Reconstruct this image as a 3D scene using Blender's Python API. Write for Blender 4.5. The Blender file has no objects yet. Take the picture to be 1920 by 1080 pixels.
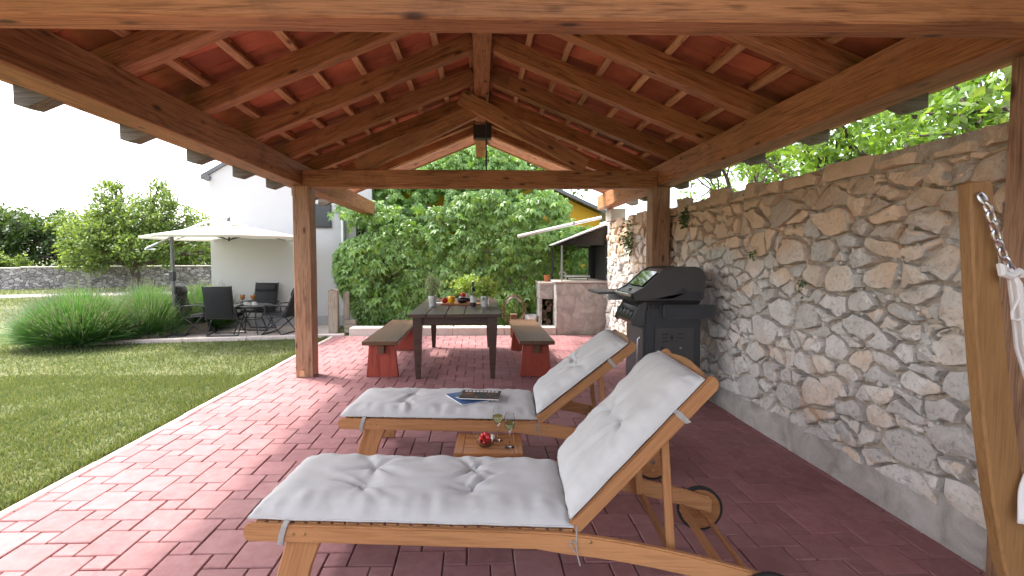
import bpy, bmesh, math, random
import numpy as np
from mathutils import Vector, Matrix, noise

random.seed(11)
rng = np.random.default_rng(5)
scene = bpy.context.scene
col = scene.collection
rad = math.radians

# ---------------------------------------------------------------- camera
F_PX, PX0, PY0, VPX, VPY = 940.0, 920.0, 532.0, 898.0, 483.0
cam_d = bpy.data.cameras.new('camera')
cam = bpy.data.objects.new('camera', cam_d)
col.objects.link(cam)
cam_d.sensor_width = 36.0
cam_d.lens = 36.0 * F_PX / 1920.0
cam_d.shift_x = (960.0 - PX0) / 1920.0
cam_d.shift_y = -(540.0 - PY0) / 1920.0
cam_d.clip_start = 0.05
cam_d.clip_end = 2000.0
cam.location = (0, 0, 1.38)
cam.rotation_euler = (rad(90) - math.atan((PY0 - VPY) / F_PX), 0, -math.atan((PX0 - VPX) / F_PX))
scene.camera = cam

# ---------------------------------------------------------------- world, sun, exposure
SUN_AZ = math.atan2(0.53, -0.85)          # direction towards the sun, in the ground plane
SUN_EL = rad(60)
world = bpy.data.worlds.new('World')
scene.world = world
world.use_nodes = True
wn, wl = world.node_tree.nodes, world.node_tree.links
wn.clear()
sky = wn.new('ShaderNodeTexSky')
sky.sky_type = 'NISHITA'
sky.sun_disc = False
sky.sun_elevation = SUN_EL
sky.sun_rotation = math.pi / 2 - SUN_AZ
sky.air_density = 0.8
sky.dust_density = 4.0
sky.ozone_density = 1.0
bg = wn.new('ShaderNodeBackground')
bg.inputs['Strength'].default_value = 0.15
wo = wn.new('ShaderNodeOutputWorld')
hsv = wn.new('ShaderNodeHueSaturation')          # hazy summer sky: paler than the clear-air model
hsv.inputs['Saturation'].default_value = 0.4
wl.new(sky.outputs[0], hsv.inputs['Color'])
wl.new(hsv.outputs[0], bg.inputs[0])
wl.new(bg.outputs[0], wo.inputs[0])

sun_d = bpy.data.lights.new('sun', 'SUN')
sun_d.energy = 0.85
sun_d.angle = rad(3.0)
sun_d.color = (1.0, 0.95, 0.87)
sun = bpy.data.objects.new('sun', sun_d)
col.objects.link(sun)
sv = Vector((math.cos(SUN_EL) * math.cos(SUN_AZ), math.cos(SUN_EL) * math.sin(SUN_AZ), math.sin(SUN_EL)))
sun.rotation_euler = sv.to_track_quat('Z', 'Y').to_euler()
sun.location = sv * 40

scene.view_settings.view_transform = 'Standard'
scene.view_settings.look = 'None'
scene.view_settings.gamma = 1.0
scene.view_settings.use_curve_mapping = False
scene.view_settings.exposure = 2.65
scene.render.engine = 'CYCLES'
scene.cycles.max_bounces = 6
scene.cycles.diffuse_bounces = 5
scene.cycles.transparent_max_bounces = 12
scene.cycles.use_denoising = True
scene.cycles.use_adaptive_sampling = True
scene.cycles.adaptive_threshold = 0.025
scene.cycles.caustics_reflective = False
scene.cycles.caustics_refractive = True
scene.cycles.use_light_tree = False

# ================================================================ materials
def newmat(name):
    m = bpy.data.materials.new(name)
    m.use_nodes = True
    nt = m.node_tree
    nt.nodes.clear()
    out = nt.nodes.new('ShaderNodeOutputMaterial')
    p = nt.nodes.new('ShaderNodeBsdfPrincipled')
    nt.links.new(p.outputs[0], out.inputs[0])
    return m, nt, p, out

def N(nt, t, **kw):
    n = nt.nodes.new(t)
    for k, v in kw.items():
        setattr(n, k, v)
    return n

def setv(nt, sock, v):
    if hasattr(v, 'is_linked') or hasattr(v, 'links'):
        nt.links.new(v, sock)
    else:
        sock.default_value = v

def c4(c):
    return (c[0], c[1], c[2], 1.0)

def coords(nt, kind='Object', scale=(1, 1, 1), random_offset=True):
    tc = N(nt, 'ShaderNodeTexCoord')
    mp = N(nt, 'ShaderNodeMapping')
    mp.inputs['Scale'].default_value = scale
    src = tc.outputs[kind]
    if random_offset:
        oi = N(nt, 'ShaderNodeObjectInfo')
        mul = N(nt, 'ShaderNodeMath', operation='MULTIPLY')
        nt.links.new(oi.outputs['Random'], mul.inputs[0])
        mul.inputs[1].default_value = 37.0
        add = N(nt, 'ShaderNodeVectorMath', operation='ADD')
        nt.links.new(src, add.inputs[0])
        nt.links.new(mul.outputs[0], add.inputs[1])
        src = add.outputs[0]
    nt.links.new(src, mp.inputs['Vector'])
    return mp.outputs[0]

def noise_tex(nt, vec, scale, detail=5, rough=0.55, dist=0.0):
    n = N(nt, 'ShaderNodeTexNoise')
    n.inputs['Scale'].default_value = scale
    n.inputs['Detail'].default_value = detail
    n.inputs['Roughness'].default_value = rough
    n.inputs['Distortion'].default_value = dist
    nt.links.new(vec, n.inputs['Vector'])
    return n.outputs[0]

def ramp(nt, fac, stops):
    r = N(nt, 'ShaderNodeValToRGB')
    el = r.color_ramp.elements
    while len(el) < len(stops):
        el.new(0.5)
    for e, (pos, c) in zip(el, stops):
        e.position = pos
        e.color = c4(c)
    nt.links.new(fac, r.inputs[0])
    return r.outputs[0]

def mixc(nt, fac, a, b, mode='MIX'):
    m = N(nt, 'ShaderNodeMix', data_type='RGBA', blend_type=mode)
    setv(nt, m.inputs[0], fac)
    setv(nt, m.inputs[6], a if not isinstance(a, tuple) else c4(a))
    setv(nt, m.inputs[7], b if not isinstance(b, tuple) else c4(b))
    return m.outputs[2]

def rand_val(nt, amount, island=False):
    """value between 1-amount and 1+amount, different for each object (or each loose piece)"""
    oi = N(nt, 'ShaderNodeObjectInfo')
    src = oi.outputs['Random']
    if island:
        g = N(nt, 'ShaderNodeNewGeometry')
        a = N(nt, 'ShaderNodeMath', operation='ADD')
        nt.links.new(src, a.inputs[0])
        nt.links.new(g.outputs['Random Per Island'], a.inputs[1])
        fr = N(nt, 'ShaderNodeMath', operation='FRACT')
        nt.links.new(a.outputs[0], fr.inputs[0])
        src = fr.outputs[0]
    mr = N(nt, 'ShaderNodeMapRange')
    mr.inputs[3].default_value = 1 - amount
    mr.inputs[4].default_value = 1 + amount
    nt.links.new(src, mr.inputs[0])
    return mr.outputs[0], src

def scale_color(nt, colr, val):
    v = N(nt, 'ShaderNodeVectorMath', operation='SCALE')
    nt.links.new(colr, v.inputs[0])
    nt.links.new(val, v.inputs[3])
    return v.outputs[0]

def bump(nt, p, h, strength, dist=0.01):
    b = N(nt, 'ShaderNodeBump')
    b.inputs['Strength'].default_value = strength
    b.inputs['Distance'].default_value = dist
    nt.links.new(h, b.inputs['Height'])
    nt.links.new(b.outputs[0], p.inputs['Normal'])

def gen(name, stops, scale=6, rough=0.7, bs=60, bstr=0.3, bdist=0.004, rnd=0.0, island=False, spec=0.3,
        metallic=0.0, stretch=(1, 1, 1), kind='Object', detail=6, dist=0.3):
    m, nt, p, out = newmat(name)
    vec = coords(nt, kind, stretch)
    c = ramp(nt, noise_tex(nt, vec, scale, detail, 0.6, dist), stops)
    if rnd:
        v, _ = rand_val(nt, rnd, island)
        c = scale_color(nt, c, v)
    nt.links.new(c, p.inputs['Base Color'])
    p.inputs['Roughness'].default_value = rough
    p.inputs['Specular IOR Level'].default_value = spec
    p.inputs['Metallic'].default_value = metallic
    if bstr:
        bump(nt, p, noise_tex(nt, vec, bs, 6, 0.6), bstr, bdist)
    return m

def wood(name, light, dark, knot, rough=0.55, spec=0.3, knots=True, rnd=0.14):
    """grain along local X"""
    m, nt, p, out = newmat(name)
    vec = coords(nt, 'Object', (1, 1, 1))
    mp = N(nt, 'ShaderNodeMapping'); mp.inputs['Scale'].default_value = (0.9, 12, 12)
    nt.links.new(vec, mp.inputs['Vector'])
    g1 = noise_tex(nt, mp.outputs[0], 2.2, 8, 0.62, 0.9)
    mp2 = N(nt, 'ShaderNodeMapping'); mp2.inputs['Scale'].default_value = (2.2, 70, 70)
    nt.links.new(vec, mp2.inputs['Vector'])
    g2 = noise_tex(nt, mp2.outputs[0], 2.0, 4, 0.6, 0.3)
    c = ramp(nt, g1, [(0.30, dark), (0.52, light), (0.75, tuple(0.6 * a + 0.4 * b for a, b in zip(light, dark)))])
    c2 = ramp(nt, g2, [(0.34, (0.42, 0.36, 0.32)), (0.52, (1, 1, 1))])
    c = mixc(nt, 0.75 if knots else 0.38, c, c2, 'MULTIPLY')
    big = noise_tex(nt, vec, 1.1, 3, 0.5)
    cb = ramp(nt, big, [(0.3, (0.78, 0.74, 0.7)), (0.7, (1.15, 1.12, 1.08))])
    c = mixc(nt, 0.8, c, cb, 'MULTIPLY')
    if knots:
        mp3 = N(nt, 'ShaderNodeMapping'); mp3.inputs['Scale'].default_value = (2.0, 5.5, 5.5)
        nt.links.new(vec, mp3.inputs['Vector'])
        vo = N(nt, 'ShaderNodeTexVoronoi'); vo.inputs['Scale'].default_value = 1.5
        nt.links.new(mp3.outputs[0], vo.inputs['Vector'])
        kf = ramp(nt, vo.outputs['Distance'], [(0.06, (1, 1, 1)), (0.17, (0, 0, 0))])
        c = mixc(nt, kf, c, knot)
    if knots:
        # drying checks: thin dark splits along the grain
        mp4 = N(nt, 'ShaderNodeMapping'); mp4.inputs['Scale'].default_value = (0.55, 11, 11)
        nt.links.new(vec, mp4.inputs['Vector'])
        ck = noise_tex(nt, mp4.outputs[0], 1.6, 2, 0.5, 0.5)
        cf = ramp(nt, ck, [(0.492, (0, 0, 0)), (0.4985, (0.85, 0.85, 0.85)), (0.505, (0, 0, 0))])
        pat = ramp(nt, noise_tex(nt, vec, 1.7, 2, 0.5), [(0.46, (0, 0, 0)), (0.56, (1, 1, 1))])
        cf = mixc(nt, 1.0, cf, pat, 'MULTIPLY')
        c = mixc(nt, cf, c, tuple(0.35 * q for q in dark))
        # water stains and greyed patches
        sg = ramp(nt, noise_tex(nt, vec, 2.6, 6, 0.7, 0.8), [(0.54, (0, 0, 0)), (0.72, (0.55, 0.55, 0.55))])
        c = mixc(nt, sg, c, tuple(0.55 * q + 0.02 for q in dark))
    v, _ = rand_val(nt, rnd)
    c = scale_color(nt, c, v)
    nt.links.new(c, p.inputs['Base Color'])
    p.inputs['Roughness'].default_value = rough
    p.inputs['Specular IOR Level'].default_value = spec
    bump(nt, p, g2, 0.25, 0.003)
    return m

def leafmat(name, c_lo, c_mid, c_hi, rough=0.45, trans=0.35, spec=0.4):
    m, nt, p, out = newmat(name)
    _, r = rand_val(nt, 0.1, True)
    c = ramp(nt, r, [(0.0, c_lo), (0.5, c_mid), (1.0, c_hi)])
    nt.links.new(c, p.inputs['Base Color'])
    p.inputs['Roughness'].default_value = rough
    p.inputs['Specular IOR Level'].default_value = spec
    tr = N(nt, 'ShaderNodeBsdfTranslucent')
    cm = mixc(nt, 1.0, c, (1.35, 1.25, 0.55), 'MULTIPLY')
    nt.links.new(cm, tr.inputs[0])
    mx = N(nt, 'ShaderNodeMixShader')
    mx.inputs[0].default_value = trans
    nt.links.new(p.outputs[0], mx.inputs[1])
    nt.links.new(tr.outputs[0], mx.inputs[2])
    nt.links.new(mx.outputs[0], out.inputs[0])
    return m

def plain(name, c, rough=0.5, metallic=0.0, spec=0.4, var=0.12, bstr=0.05, bs=120):
    return gen(name, [(0.25, tuple(x * (1 - var) for x in c)), (0.75, tuple(x * (1 + var) for x in c))], 5, rough, bs, bstr, 0.001, spec=spec, metallic=metallic)

def glassmat(name, c=(1, 1, 1), rough=0.0, ior=1.45):
    m, nt, p, out = newmat(name)
    p.inputs['Base Color'].default_value = c4(c)
    p.inputs['Roughness'].default_value = rough
    p.inputs['Transmission Weight'].default_value = 1.0
    p.inputs['IOR'].default_value = ior
    return m

MT = {}
MT['beam'] = wood('beam_wood', (0.47, 0.225, 0.105), (0.21, 0.085, 0.040), (0.07, 0.03, 0.018))
MT['post'] = wood('post_wood', (0.40, 0.235, 0.145), (0.20, 0.105, 0.062), (0.09, 0.04, 0.02))
MT['batten'] = wood('batten_wood', (0.66, 0.40, 0.22), (0.42, 0.21, 0.10), (0.14, 0.06, 0.03), rnd=0.2)
MT['tail'] = wood('weathered_wood', (0.20, 0.17, 0.14), (0.10, 0.085, 0.07), (0.05, 0.04, 0.03))
MT['lounger'] = wood('lounger_wood', (0.46, 0.235, 0.105), (0.34, 0.16, 0.068), (0.3, 0.13, 0.05), rough=0.4, knots=False, rnd=0.07)
MT['teak'] = wood('teak_wood', (0.42, 0.20, 0.085), (0.27, 0.115, 0.045), (0.2, 0.08, 0.03), rough=0.45, knots=False, rnd=0.12)
MT['dark_wood'] = wood('dark_stained_wood', (0.085, 0.052, 0.042), (0.045, 0.027, 0.022), (0.02, 0.012, 0.01), rough=0.36, spec=0.35, knots=False)
MT['bench_top'] = wood('bench_top_wood', (0.135, 0.075, 0.042), (0.07, 0.037, 0.022), (0.02, 0.012, 0.01), rough=0.42, spec=0.3, knots=False)
MT['red_wood'] = wood('red_stained_wood', (0.34, 0.07, 0.045), (0.20, 0.035, 0.025), (0.09, 0.02, 0.015), rough=0.4, knots=False)
MT['hammock_wood'] = wood('hammock_wood', (0.33, 0.185, 0.075), (0.24, 0.125, 0.048), (0.2, 0.09, 0.03), rough=0.5, knots=False)
MT['grey_wood'] = wood('old_grey_wood', (0.38, 0.33, 0.27), (0.24, 0.2, 0.16), (0.1, 0.08, 0.06))
MT['tile'] = gen('terracotta', [(0.2, (0.33, 0.095, 0.05)), (0.55, (0.46, 0.145, 0.075)), (0.85, (0.52, 0.20, 0.115))], 5, 0.75, 90, 0.25, 0.003, rnd=0.30, island=True)
MT['mortar'] = gen('lime_mortar', [(0.25, (0.30, 0.235, 0.18)), (0.5, (0.54, 0.455, 0.37)), (0.8, (0.70, 0.625, 0.54))], 9, 0.95, 55, 1.0, 0.02)
MT['concrete'] = gen('concrete', [(0.25, (0.24, 0.215, 0.19)), (0.48, (0.40, 0.37, 0.335)), (0.72, (0.55, 0.525, 0.49))], 5, 0.9, 45, 0.9, 0.015, dist=1.0)
MT['pale_concrete'] = gen('pale_concrete', [(0.2, (0.46, 0.41, 0.35)), (0.55, (0.58, 0.53, 0.47)), (0.85, (0.68, 0.63, 0.57))], 4, 0.85, 70, 0.4, 0.004)
MT['edging'] = gen('edging_concrete', [(0.2, (0.50, 0.40, 0.37)), (0.6, (0.62, 0.53, 0.49))], 5, 0.85, 80, 0.4, 0.003)
MT['patio'] = gen('patio_slab', [(0.2, (0.47, 0.39, 0.35)), (0.7, (0.58, 0.50, 0.46))], 3, 0.85, 60, 0.3, 0.003)
MT['render'] = gen('white_render', [(0.2, (0.50, 0.50, 0.50)), (0.8, (0.56, 0.56, 0.56))], 1.2, 0.9, 150, 0.15, 0.002)
MT['plinth'] = gen('grey_plinth', [(0.2, (0.33, 0.33, 0.34)), (0.8, (0.40, 0.40, 0.41))], 3, 0.85, 90, 0.2, 0.002)
MT['yellow'] = gen('yellow_render', [(0.2, (0.62, 0.33, 0.025)), (0.8, (0.74, 0.42, 0.05))], 2, 0.9, 90, 0.2, 0.002)
MT['fabric'] = None
MT['tape'] = gen('grey_tape', [(0.2, (0.30, 0.29, 0.28)), (0.8, (0.40, 0.39, 0.37))], 60, 0.9, 300, 0.3, 0.001)
MT['grill'] = plain('grill_grey_paint', (0.070, 0.071, 0.072), 0.42, 0.0, 0.5, 0.1, 0.15, 400)
MT['grill_panel'] = plain('grill_panel_paint', (0.048, 0.052, 0.060), 0.5, 0.0, 0.45, 0.1, 0.1, 400)
MT['black'] = plain('black_enamel', (0.012, 0.012, 0.013), 0.3, 0.0, 0.5)
MT['black_gloss'] = plain('black_gloss', (0.008, 0.008, 0.009), 0.06, 0.0, 0.7, 0.05, 0.0)
MT['rubber'] = plain('rubber', (0.018, 0.018, 0.018), 0.8)
MT['steel'] = plain('brushed_steel', (0.55, 0.55, 0.56), 0.3, 1.0, 0.5, 0.08, 0.1, 300)
MT['alu'] = plain('aluminium', (0.42, 0.43, 0.44), 0.35, 0.9)
MT['dark_metal'] = plain('dark_metal', (0.05, 0.05, 0.055), 0.5, 0.2)
MT['grey_metal'] = plain('grey_metal', (0.14, 0.145, 0.15), 0.45, 0.4)
MT['galv'] = plain('galvanised', (0.62, 0.63, 0.65), 0.35, 0.5)
MT['brass'] = plain('brass', (0.5, 0.36, 0.16), 0.35, 0.9)
MT['white_paint'] = plain('white_paint', (0.74, 0.74, 0.73), 0.5)
MT['canopy'] = None
MT['textilene'] = plain('black_textile', (0.022, 0.022, 0.024), 0.75, 0.0, 0.3, 0.2, 0.3, 500)
MT['window'] = plain('dark_window', (0.012, 0.015, 0.017), 0.05, 0.0, 0.6, 0.05, 0.0)
MT['glass'] = glassmat('clear_glass')
MT['wine'] = glassmat('white_wine', (0.93, 0.86, 0.42), 0.0, 1.34)
MT['bottle_glass'] = plain('dark_bottle', (0.012, 0.010, 0.006), 0.06, 0.0, 0.7, 0.05, 0.0)
MT['juice'] = plain('orange_juice', (0.75, 0.26, 0.02), 0.25)
MT['ceramic'] = plain('white_ceramic', (0.72, 0.72, 0.71), 0.2, 0.0, 0.5, 0.03, 0.0)
MT['tomato'] = plain('tomato', (0.55, 0.035, 0.018), 0.2, 0.0, 0.5, 0.2, 0.0)
MT['cherry'] = plain('cherry_tomato', (0.50, 0.022, 0.022), 0.18, 0.0, 0.5, 0.25, 0.0)
MT['pepper_y'] = plain('yellow_pepper', (0.80, 0.42, 0.01), 0.2, 0.0, 0.5, 0.12, 0.0)
MT['pepper_r'] = plain('red_pepper', (0.45, 0.03, 0.015), 0.2, 0.0, 0.5, 0.15, 0.0)
MT['aubergine'] = plain('aubergine', (0.018, 0.006, 0.014), 0.15, 0.0, 0.6, 0.2, 0.0)
MT['green_stem'] = plain('green_stem', (0.10, 0.19, 0.04), 0.6)
MT['paper'] = plain('paper', (0.72, 0.71, 0.68), 0.7)
MT['rope'] = plain('white_cord', (0.68, 0.67, 0.66), 0.9, 0.0, 0.2, 0.08, 0.3, 200)
MT['clay'] = plain('clay_pot', (0.50, 0.17, 0.075), 0.8)
MT['soil'] = plain('soil', (0.06, 0.04, 0.028), 0.95)
MT['wicker'] = plain('brown_cane', (0.16, 0.09, 0.055), 0.7, 0.0, 0.3, 0.3, 0.4, 80)
MT['bark'] = gen('bark', [(0.25, (0.05, 0.037, 0.028)), (0.75, (0.14, 0.11, 0.085))], 10, 0.95, 30, 0.9, 0.03, stretch=(1, 1, 0.3))
MT['vine_stem'] = gen('vine_stem', [(0.25, (0.07, 0.05, 0.035)), (0.75, (0.17, 0.12, 0.08))], 12, 0.95, 40, 0.5, 0.01)
MT['leaf_tree'] = leafmat('walnut_leaf', (0.08, 0.135, 0.032), (0.14, 0.215, 0.058), (0.21, 0.285, 0.095), trans=0.5)
MT['leaf_dark'] = leafmat('dark_leaf', (0.038, 0.075, 0.024), (0.066, 0.115, 0.036), (0.105, 0.155, 0.055), trans=0.4)
MT['leaf_bright'] = leafmat('bright_leaf', (0.08, 0.16, 0.025), (0.13, 0.24, 0.04), (0.20, 0.32, 0.07), trans=0.5)
MT['leaf_ivy'] = leafmat('creeper_leaf', (0.085, 0.18, 0.032), (0.165, 0.32, 0.062), (0.27, 0.43, 0.10), rough=0.33, trans=0.35, spec=0.6)
MT['leaf_herb'] = leafmat('herb_leaf', (0.22, 0.36, 0.06), (0.34, 0.48, 0.11), (0.45, 0.56, 0.18), trans=0.3)
MT['leaf_rosemary'] = leafmat('rosemary_leaf', (0.20, 0.27, 0.14), (0.30, 0.37, 0.22), (0.40, 0.46, 0.31), trans=0.2)
MT['leaf_lav'] = leafmat('lavender_leaf', (0.06, 0.18, 0.045), (0.105, 0.255, 0.072), (0.18, 0.33, 0.125), rough=0.6, trans=0.3)
MT['lav_head'] = leafmat('lavender_head', (0.13, 0.17, 0.12), (0.18, 0.21, 0.17), (0.22, 0.23, 0.22), rough=0.8, trans=0.2)
MT['blade'] = leafmat('grass_blade', (0.074, 0.122, 0.040), (0.128, 0.17, 0.068), (0.215, 0.225, 0.122), rough=0.6, trans=0.35, spec=0.25)

def make_fabric(name, c, weave=900):
    m, nt, p, out = newmat(name)
    vec = coords(nt, 'Object', (1, 1, 1))
    cc = ramp(nt, noise_tex(nt, vec, 9, 5, 0.6), [(0.3, tuple(x * 0.93 for x in c)), (0.7, tuple(x * 1.05 for x in c))])
    nt.links.new(cc, p.inputs['Base Color'])
    p.inputs['Roughness'].default_value = 0.92
    p.inputs['Specular IOR Level'].default_value = 0.15
    p.inputs['Sheen Weight'].default_value = 0.15
    bump(nt, p, noise_tex(nt, vec, weave, 2, 0.5), 0.25, 0.001)
    return m
MT['fabric'] = make_fabric('cushion_cotton', (0.50, 0.50, 0.49))
def make_canopy():
    m, nt, p, out = newmat('parasol_cloth')
    p.inputs['Base Color'].default_value = (0.84, 0.83, 0.79, 1)
    p.inputs['Roughness'].default_value = 0.9
    tr = N(nt, 'ShaderNodeBsdfTranslucent'); tr.inputs[0].default_value = (0.85, 0.83, 0.77, 1)
    mx = N(nt, 'ShaderNodeMixShader'); mx.inputs[0].default_value = 0.5
    nt.links.new(p.outputs[0], mx.inputs[1]); nt.links.new(tr.outputs[0], mx.inputs[2]); nt.links.new(mx.outputs[0], out.inputs[0])
    return m
MT['canopy'] = make_canopy()

def make_paver():
    m, nt, p, out = newmat('red_paver')
    tc = N(nt, 'ShaderNodeNewGeometry')
    big = noise_tex(nt, tc.outputs['Position'], 1.3, 4, 0.6)
    fine = noise_tex(nt, tc.outputs['Position'], 160, 3, 0.7)
    mid = noise_tex(nt, tc.outputs['Position'], 14, 5, 0.65, 0.4)
    c = ramp(nt, mid, [(0.25, (0.24, 0.100, 0.100)), (0.55, (0.295, 0.140, 0.142)), (0.85, (0.345, 0.185, 0.185))])
    cf = ramp(nt, fine, [(0.3, (0.84, 0.82, 0.82)), (0.7, (1.1, 1.1, 1.1))])
    c = mixc(nt, 0.9, c, cf, 'MULTIPLY')
    dust = ramp(nt, big, [(0.42, (0, 0, 0)), (0.72, (0.30, 0.30, 0.30))])
    c = mixc(nt, dust, c, (0.34, 0.23, 0.225))
    stain = ramp(nt, noise_tex(nt, tc.outputs['Position'], 3.4, 6, 0.72, 0.9), [(0.56, (0, 0, 0)), (0.70, (0.45, 0.45, 0.45))])
    c = mixc(nt, stain, c, (0.17, 0.085, 0.08))
    v, _ = rand_val(nt, 0.11, True)
    c = scale_color(nt, c, v)
    nt.links.new(c, p.inputs['Base Color'])
    p.inputs['Roughness'].default_value = 0.75
    p.inputs['Specular IOR Level'].default_value = 0.25
    bump(nt, p, fine, 0.3, 0.0025)
    return m
MT['paver'] = make_paver()
MT['joint'] = gen('joint_sand', [(0.3, (0.11, 0.055, 0.05)), (0.7, (0.19, 0.11, 0.10))], 20, 0.95, 200, 0.5, 0.003)

def make_stone():
    m, nt, p, out = newmat('limestone')
    g = N(nt, 'ShaderNodeNewGeometry')
    pos = g.outputs['Position']
    v, r = rand_val(nt, 0.2, True)
    n1 = noise_tex(nt, pos, 7, 8, 0.65, 0.6)
    n2 = noise_tex(nt, pos, 38, 6, 0.7, 0.3)
    n3 = noise_tex(nt, pos, 2.3, 4, 0.6)
    c = ramp(nt, n1, [(0.22, (0.52, 0.49, 0.44)), (0.42, (0.71, 0.685, 0.64)), (0.6, (0.80, 0.775, 0.73)), (0.85, (0.85, 0.83, 0.79))])
    pit = ramp(nt, n2, [(0.32, (0.30, 0.26, 0.22)), (0.47, (1, 1, 1))])
    c = mixc(nt, 0.65, c, pit, 'MULTIPLY')
    # iron-stained stones: some stones everywhere, most of them in the upper courses
    sx = N(nt, 'ShaderNodeSeparateXYZ'); nt.links.new(pos, sx.inputs[0])
    mr = N(nt, 'ShaderNodeMapRange'); mr.inputs[1].default_value = 1.15; mr.inputs[2].default_value = 1.95
    mr.inputs[3].default_value = 0.0; mr.inputs[4].default_value = 0.55
    nt.links.new(sx.outputs[2], mr.inputs[0])
    ad = N(nt, 'ShaderNodeMath', operation='ADD'); nt.links.new(mr.outputs[0], ad.inputs[0]); nt.links.new(n3, ad.inputs[1])
    rr = N(nt, 'ShaderNodeMath', operation='MULTIPLY_ADD'); nt.links.new(r, rr.inputs[0]); rr.inputs[1].default_value = 0.3
    nt.links.new(ad.outputs[0], rr.inputs[2])
    st = ramp(nt, rr.outputs[0], [(0.70, (0, 0, 0)), (1.2, (0.85, 0.85, 0.85))])
    c = mixc(nt, st, c, (0.70, 0.50, 0.33))
    c = scale_color(nt, c, v)
    nt.links.new(c, p.inputs['Base Color'])
    p.inputs['Roughness'].default_value = 0.92
    p.inputs['Specular IOR Level'].default_value = 0.2
    ad2 = N(nt, 'ShaderNodeMath', operation='ADD'); nt.links.new(n1, ad2.inputs[0]); nt.links.new(n2, ad2.inputs[1])
    bump(nt, p, ad2.outputs[0], 0.9, 0.02)
    return m
MT['stone'] = make_stone()
def make_far_stone():
    m, nt, p, out = newmat('far_rubble')
    vec = coords(nt, 'Object', (1, 1, 1.6), False)
    vo = N(nt, 'ShaderNodeTexVoronoi'); vo.inputs['Scale'].default_value = 5.5
    nt.links.new(vec, vo.inputs['Vector'])
    vd = N(nt, 'ShaderNodeTexVoronoi', feature='DISTANCE_TO_EDGE'); vd.inputs['Scale'].default_value = 5.5
    nt.links.new(vec, vd.inputs['Vector'])
    sp = N(nt, 'ShaderNodeSeparateColor'); nt.links.new(vo.outputs['Color'], sp.inputs[0])
    c = ramp(nt, sp.outputs[0], [(0.0, (0.20, 0.18, 0.18)), (0.5, (0.33, 0.30, 0.30)), (1.0, (0.50, 0.47, 0.46))])
    j = ramp(nt, vd.outputs[0], [(0.02, (0.35, 0.33, 0.32)), (0.10, (1, 1, 1))])
    c = mixc(nt, 1.0, c, j, 'MULTIPLY')
    nt.links.new(c, p.inputs['Base Color'])
    p.inputs['Roughness'].default_value = 0.95
    bump(nt, p, vd.outputs[0], 0.8, 0.05)
    return m
MT['far_stone'] = make_far_stone()
def make_ground():
    m, nt, p, out = newmat('lawn_turf')
    g = N(nt, 'ShaderNodeNewGeometry')
    pos = g.outputs['Position']
    n1 = noise_tex(nt, pos, 0.8, 6, 0.65, 0.5)
    n2 = noise_tex(nt, pos, 26, 4, 0.7)
    c = ramp(nt, n1, [(0.3, (0.09, 0.115, 0.045)), (0.5, (0.14, 0.152, 0.07)), (0.72, (0.21, 0.20, 0.11))])
    c2 = ramp(nt, n2, [(0.3, (0.62, 0.62, 0.6)), (0.7, (1.15, 1.15, 1.1))])
    c = mixc(nt, 1.0, c, c2, 'MULTIPLY')
    nt.links.new(c, p.inputs['Base Color'])
    p.inputs['Roughness'].default_value = 0.95
    p.inputs['Specular IOR Level'].default_value = 0.1
    bump(nt, p, n2, 0.8, 0.03)
    return m
MT['turf'] = make_ground()
MT['gravel'] = gen('pale_gravel', [(0.3, (0.24, 0.225, 0.19)), (0.7, (0.32, 0.30, 0.26))], 30, 0.95, 120, 0.5, 0.01)
def make_cover(name, a, b, c, sc):
    m, nt, p, out = newmat(name)
    vec = coords(nt, 'Object', (1, 1, 1), False)
    cc = ramp(nt, noise_tex(nt, vec, sc, 4, 0.7, 1.5), [(0.35, a), (0.5, b), (0.66, c)])
    nt.links.new(cc, p.inputs['Base Color'])
    p.inputs['Roughness'].default_value = 0.55
    p.inputs['Specular IOR Level'].default_value = 0.2
    return m
MT['cover_a'] = make_cover('magazine_blue', (0.02, 0.07, 0.24), (0.10, 0.18, 0.36), (0.015, 0.02, 0.03), 14)
MT['cover_b'] = make_cover('magazine_dark', (0.012, 0.012, 0.015), (0.02, 0.02, 0.022), (0.42, 0.10, 0.03), 7)
MT['cover_c'] = make_cover('magazine_green', (0.05, 0.07, 0.03), (0.16, 0.22, 0.22), (0.02, 0.05, 0.055), 16)

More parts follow.
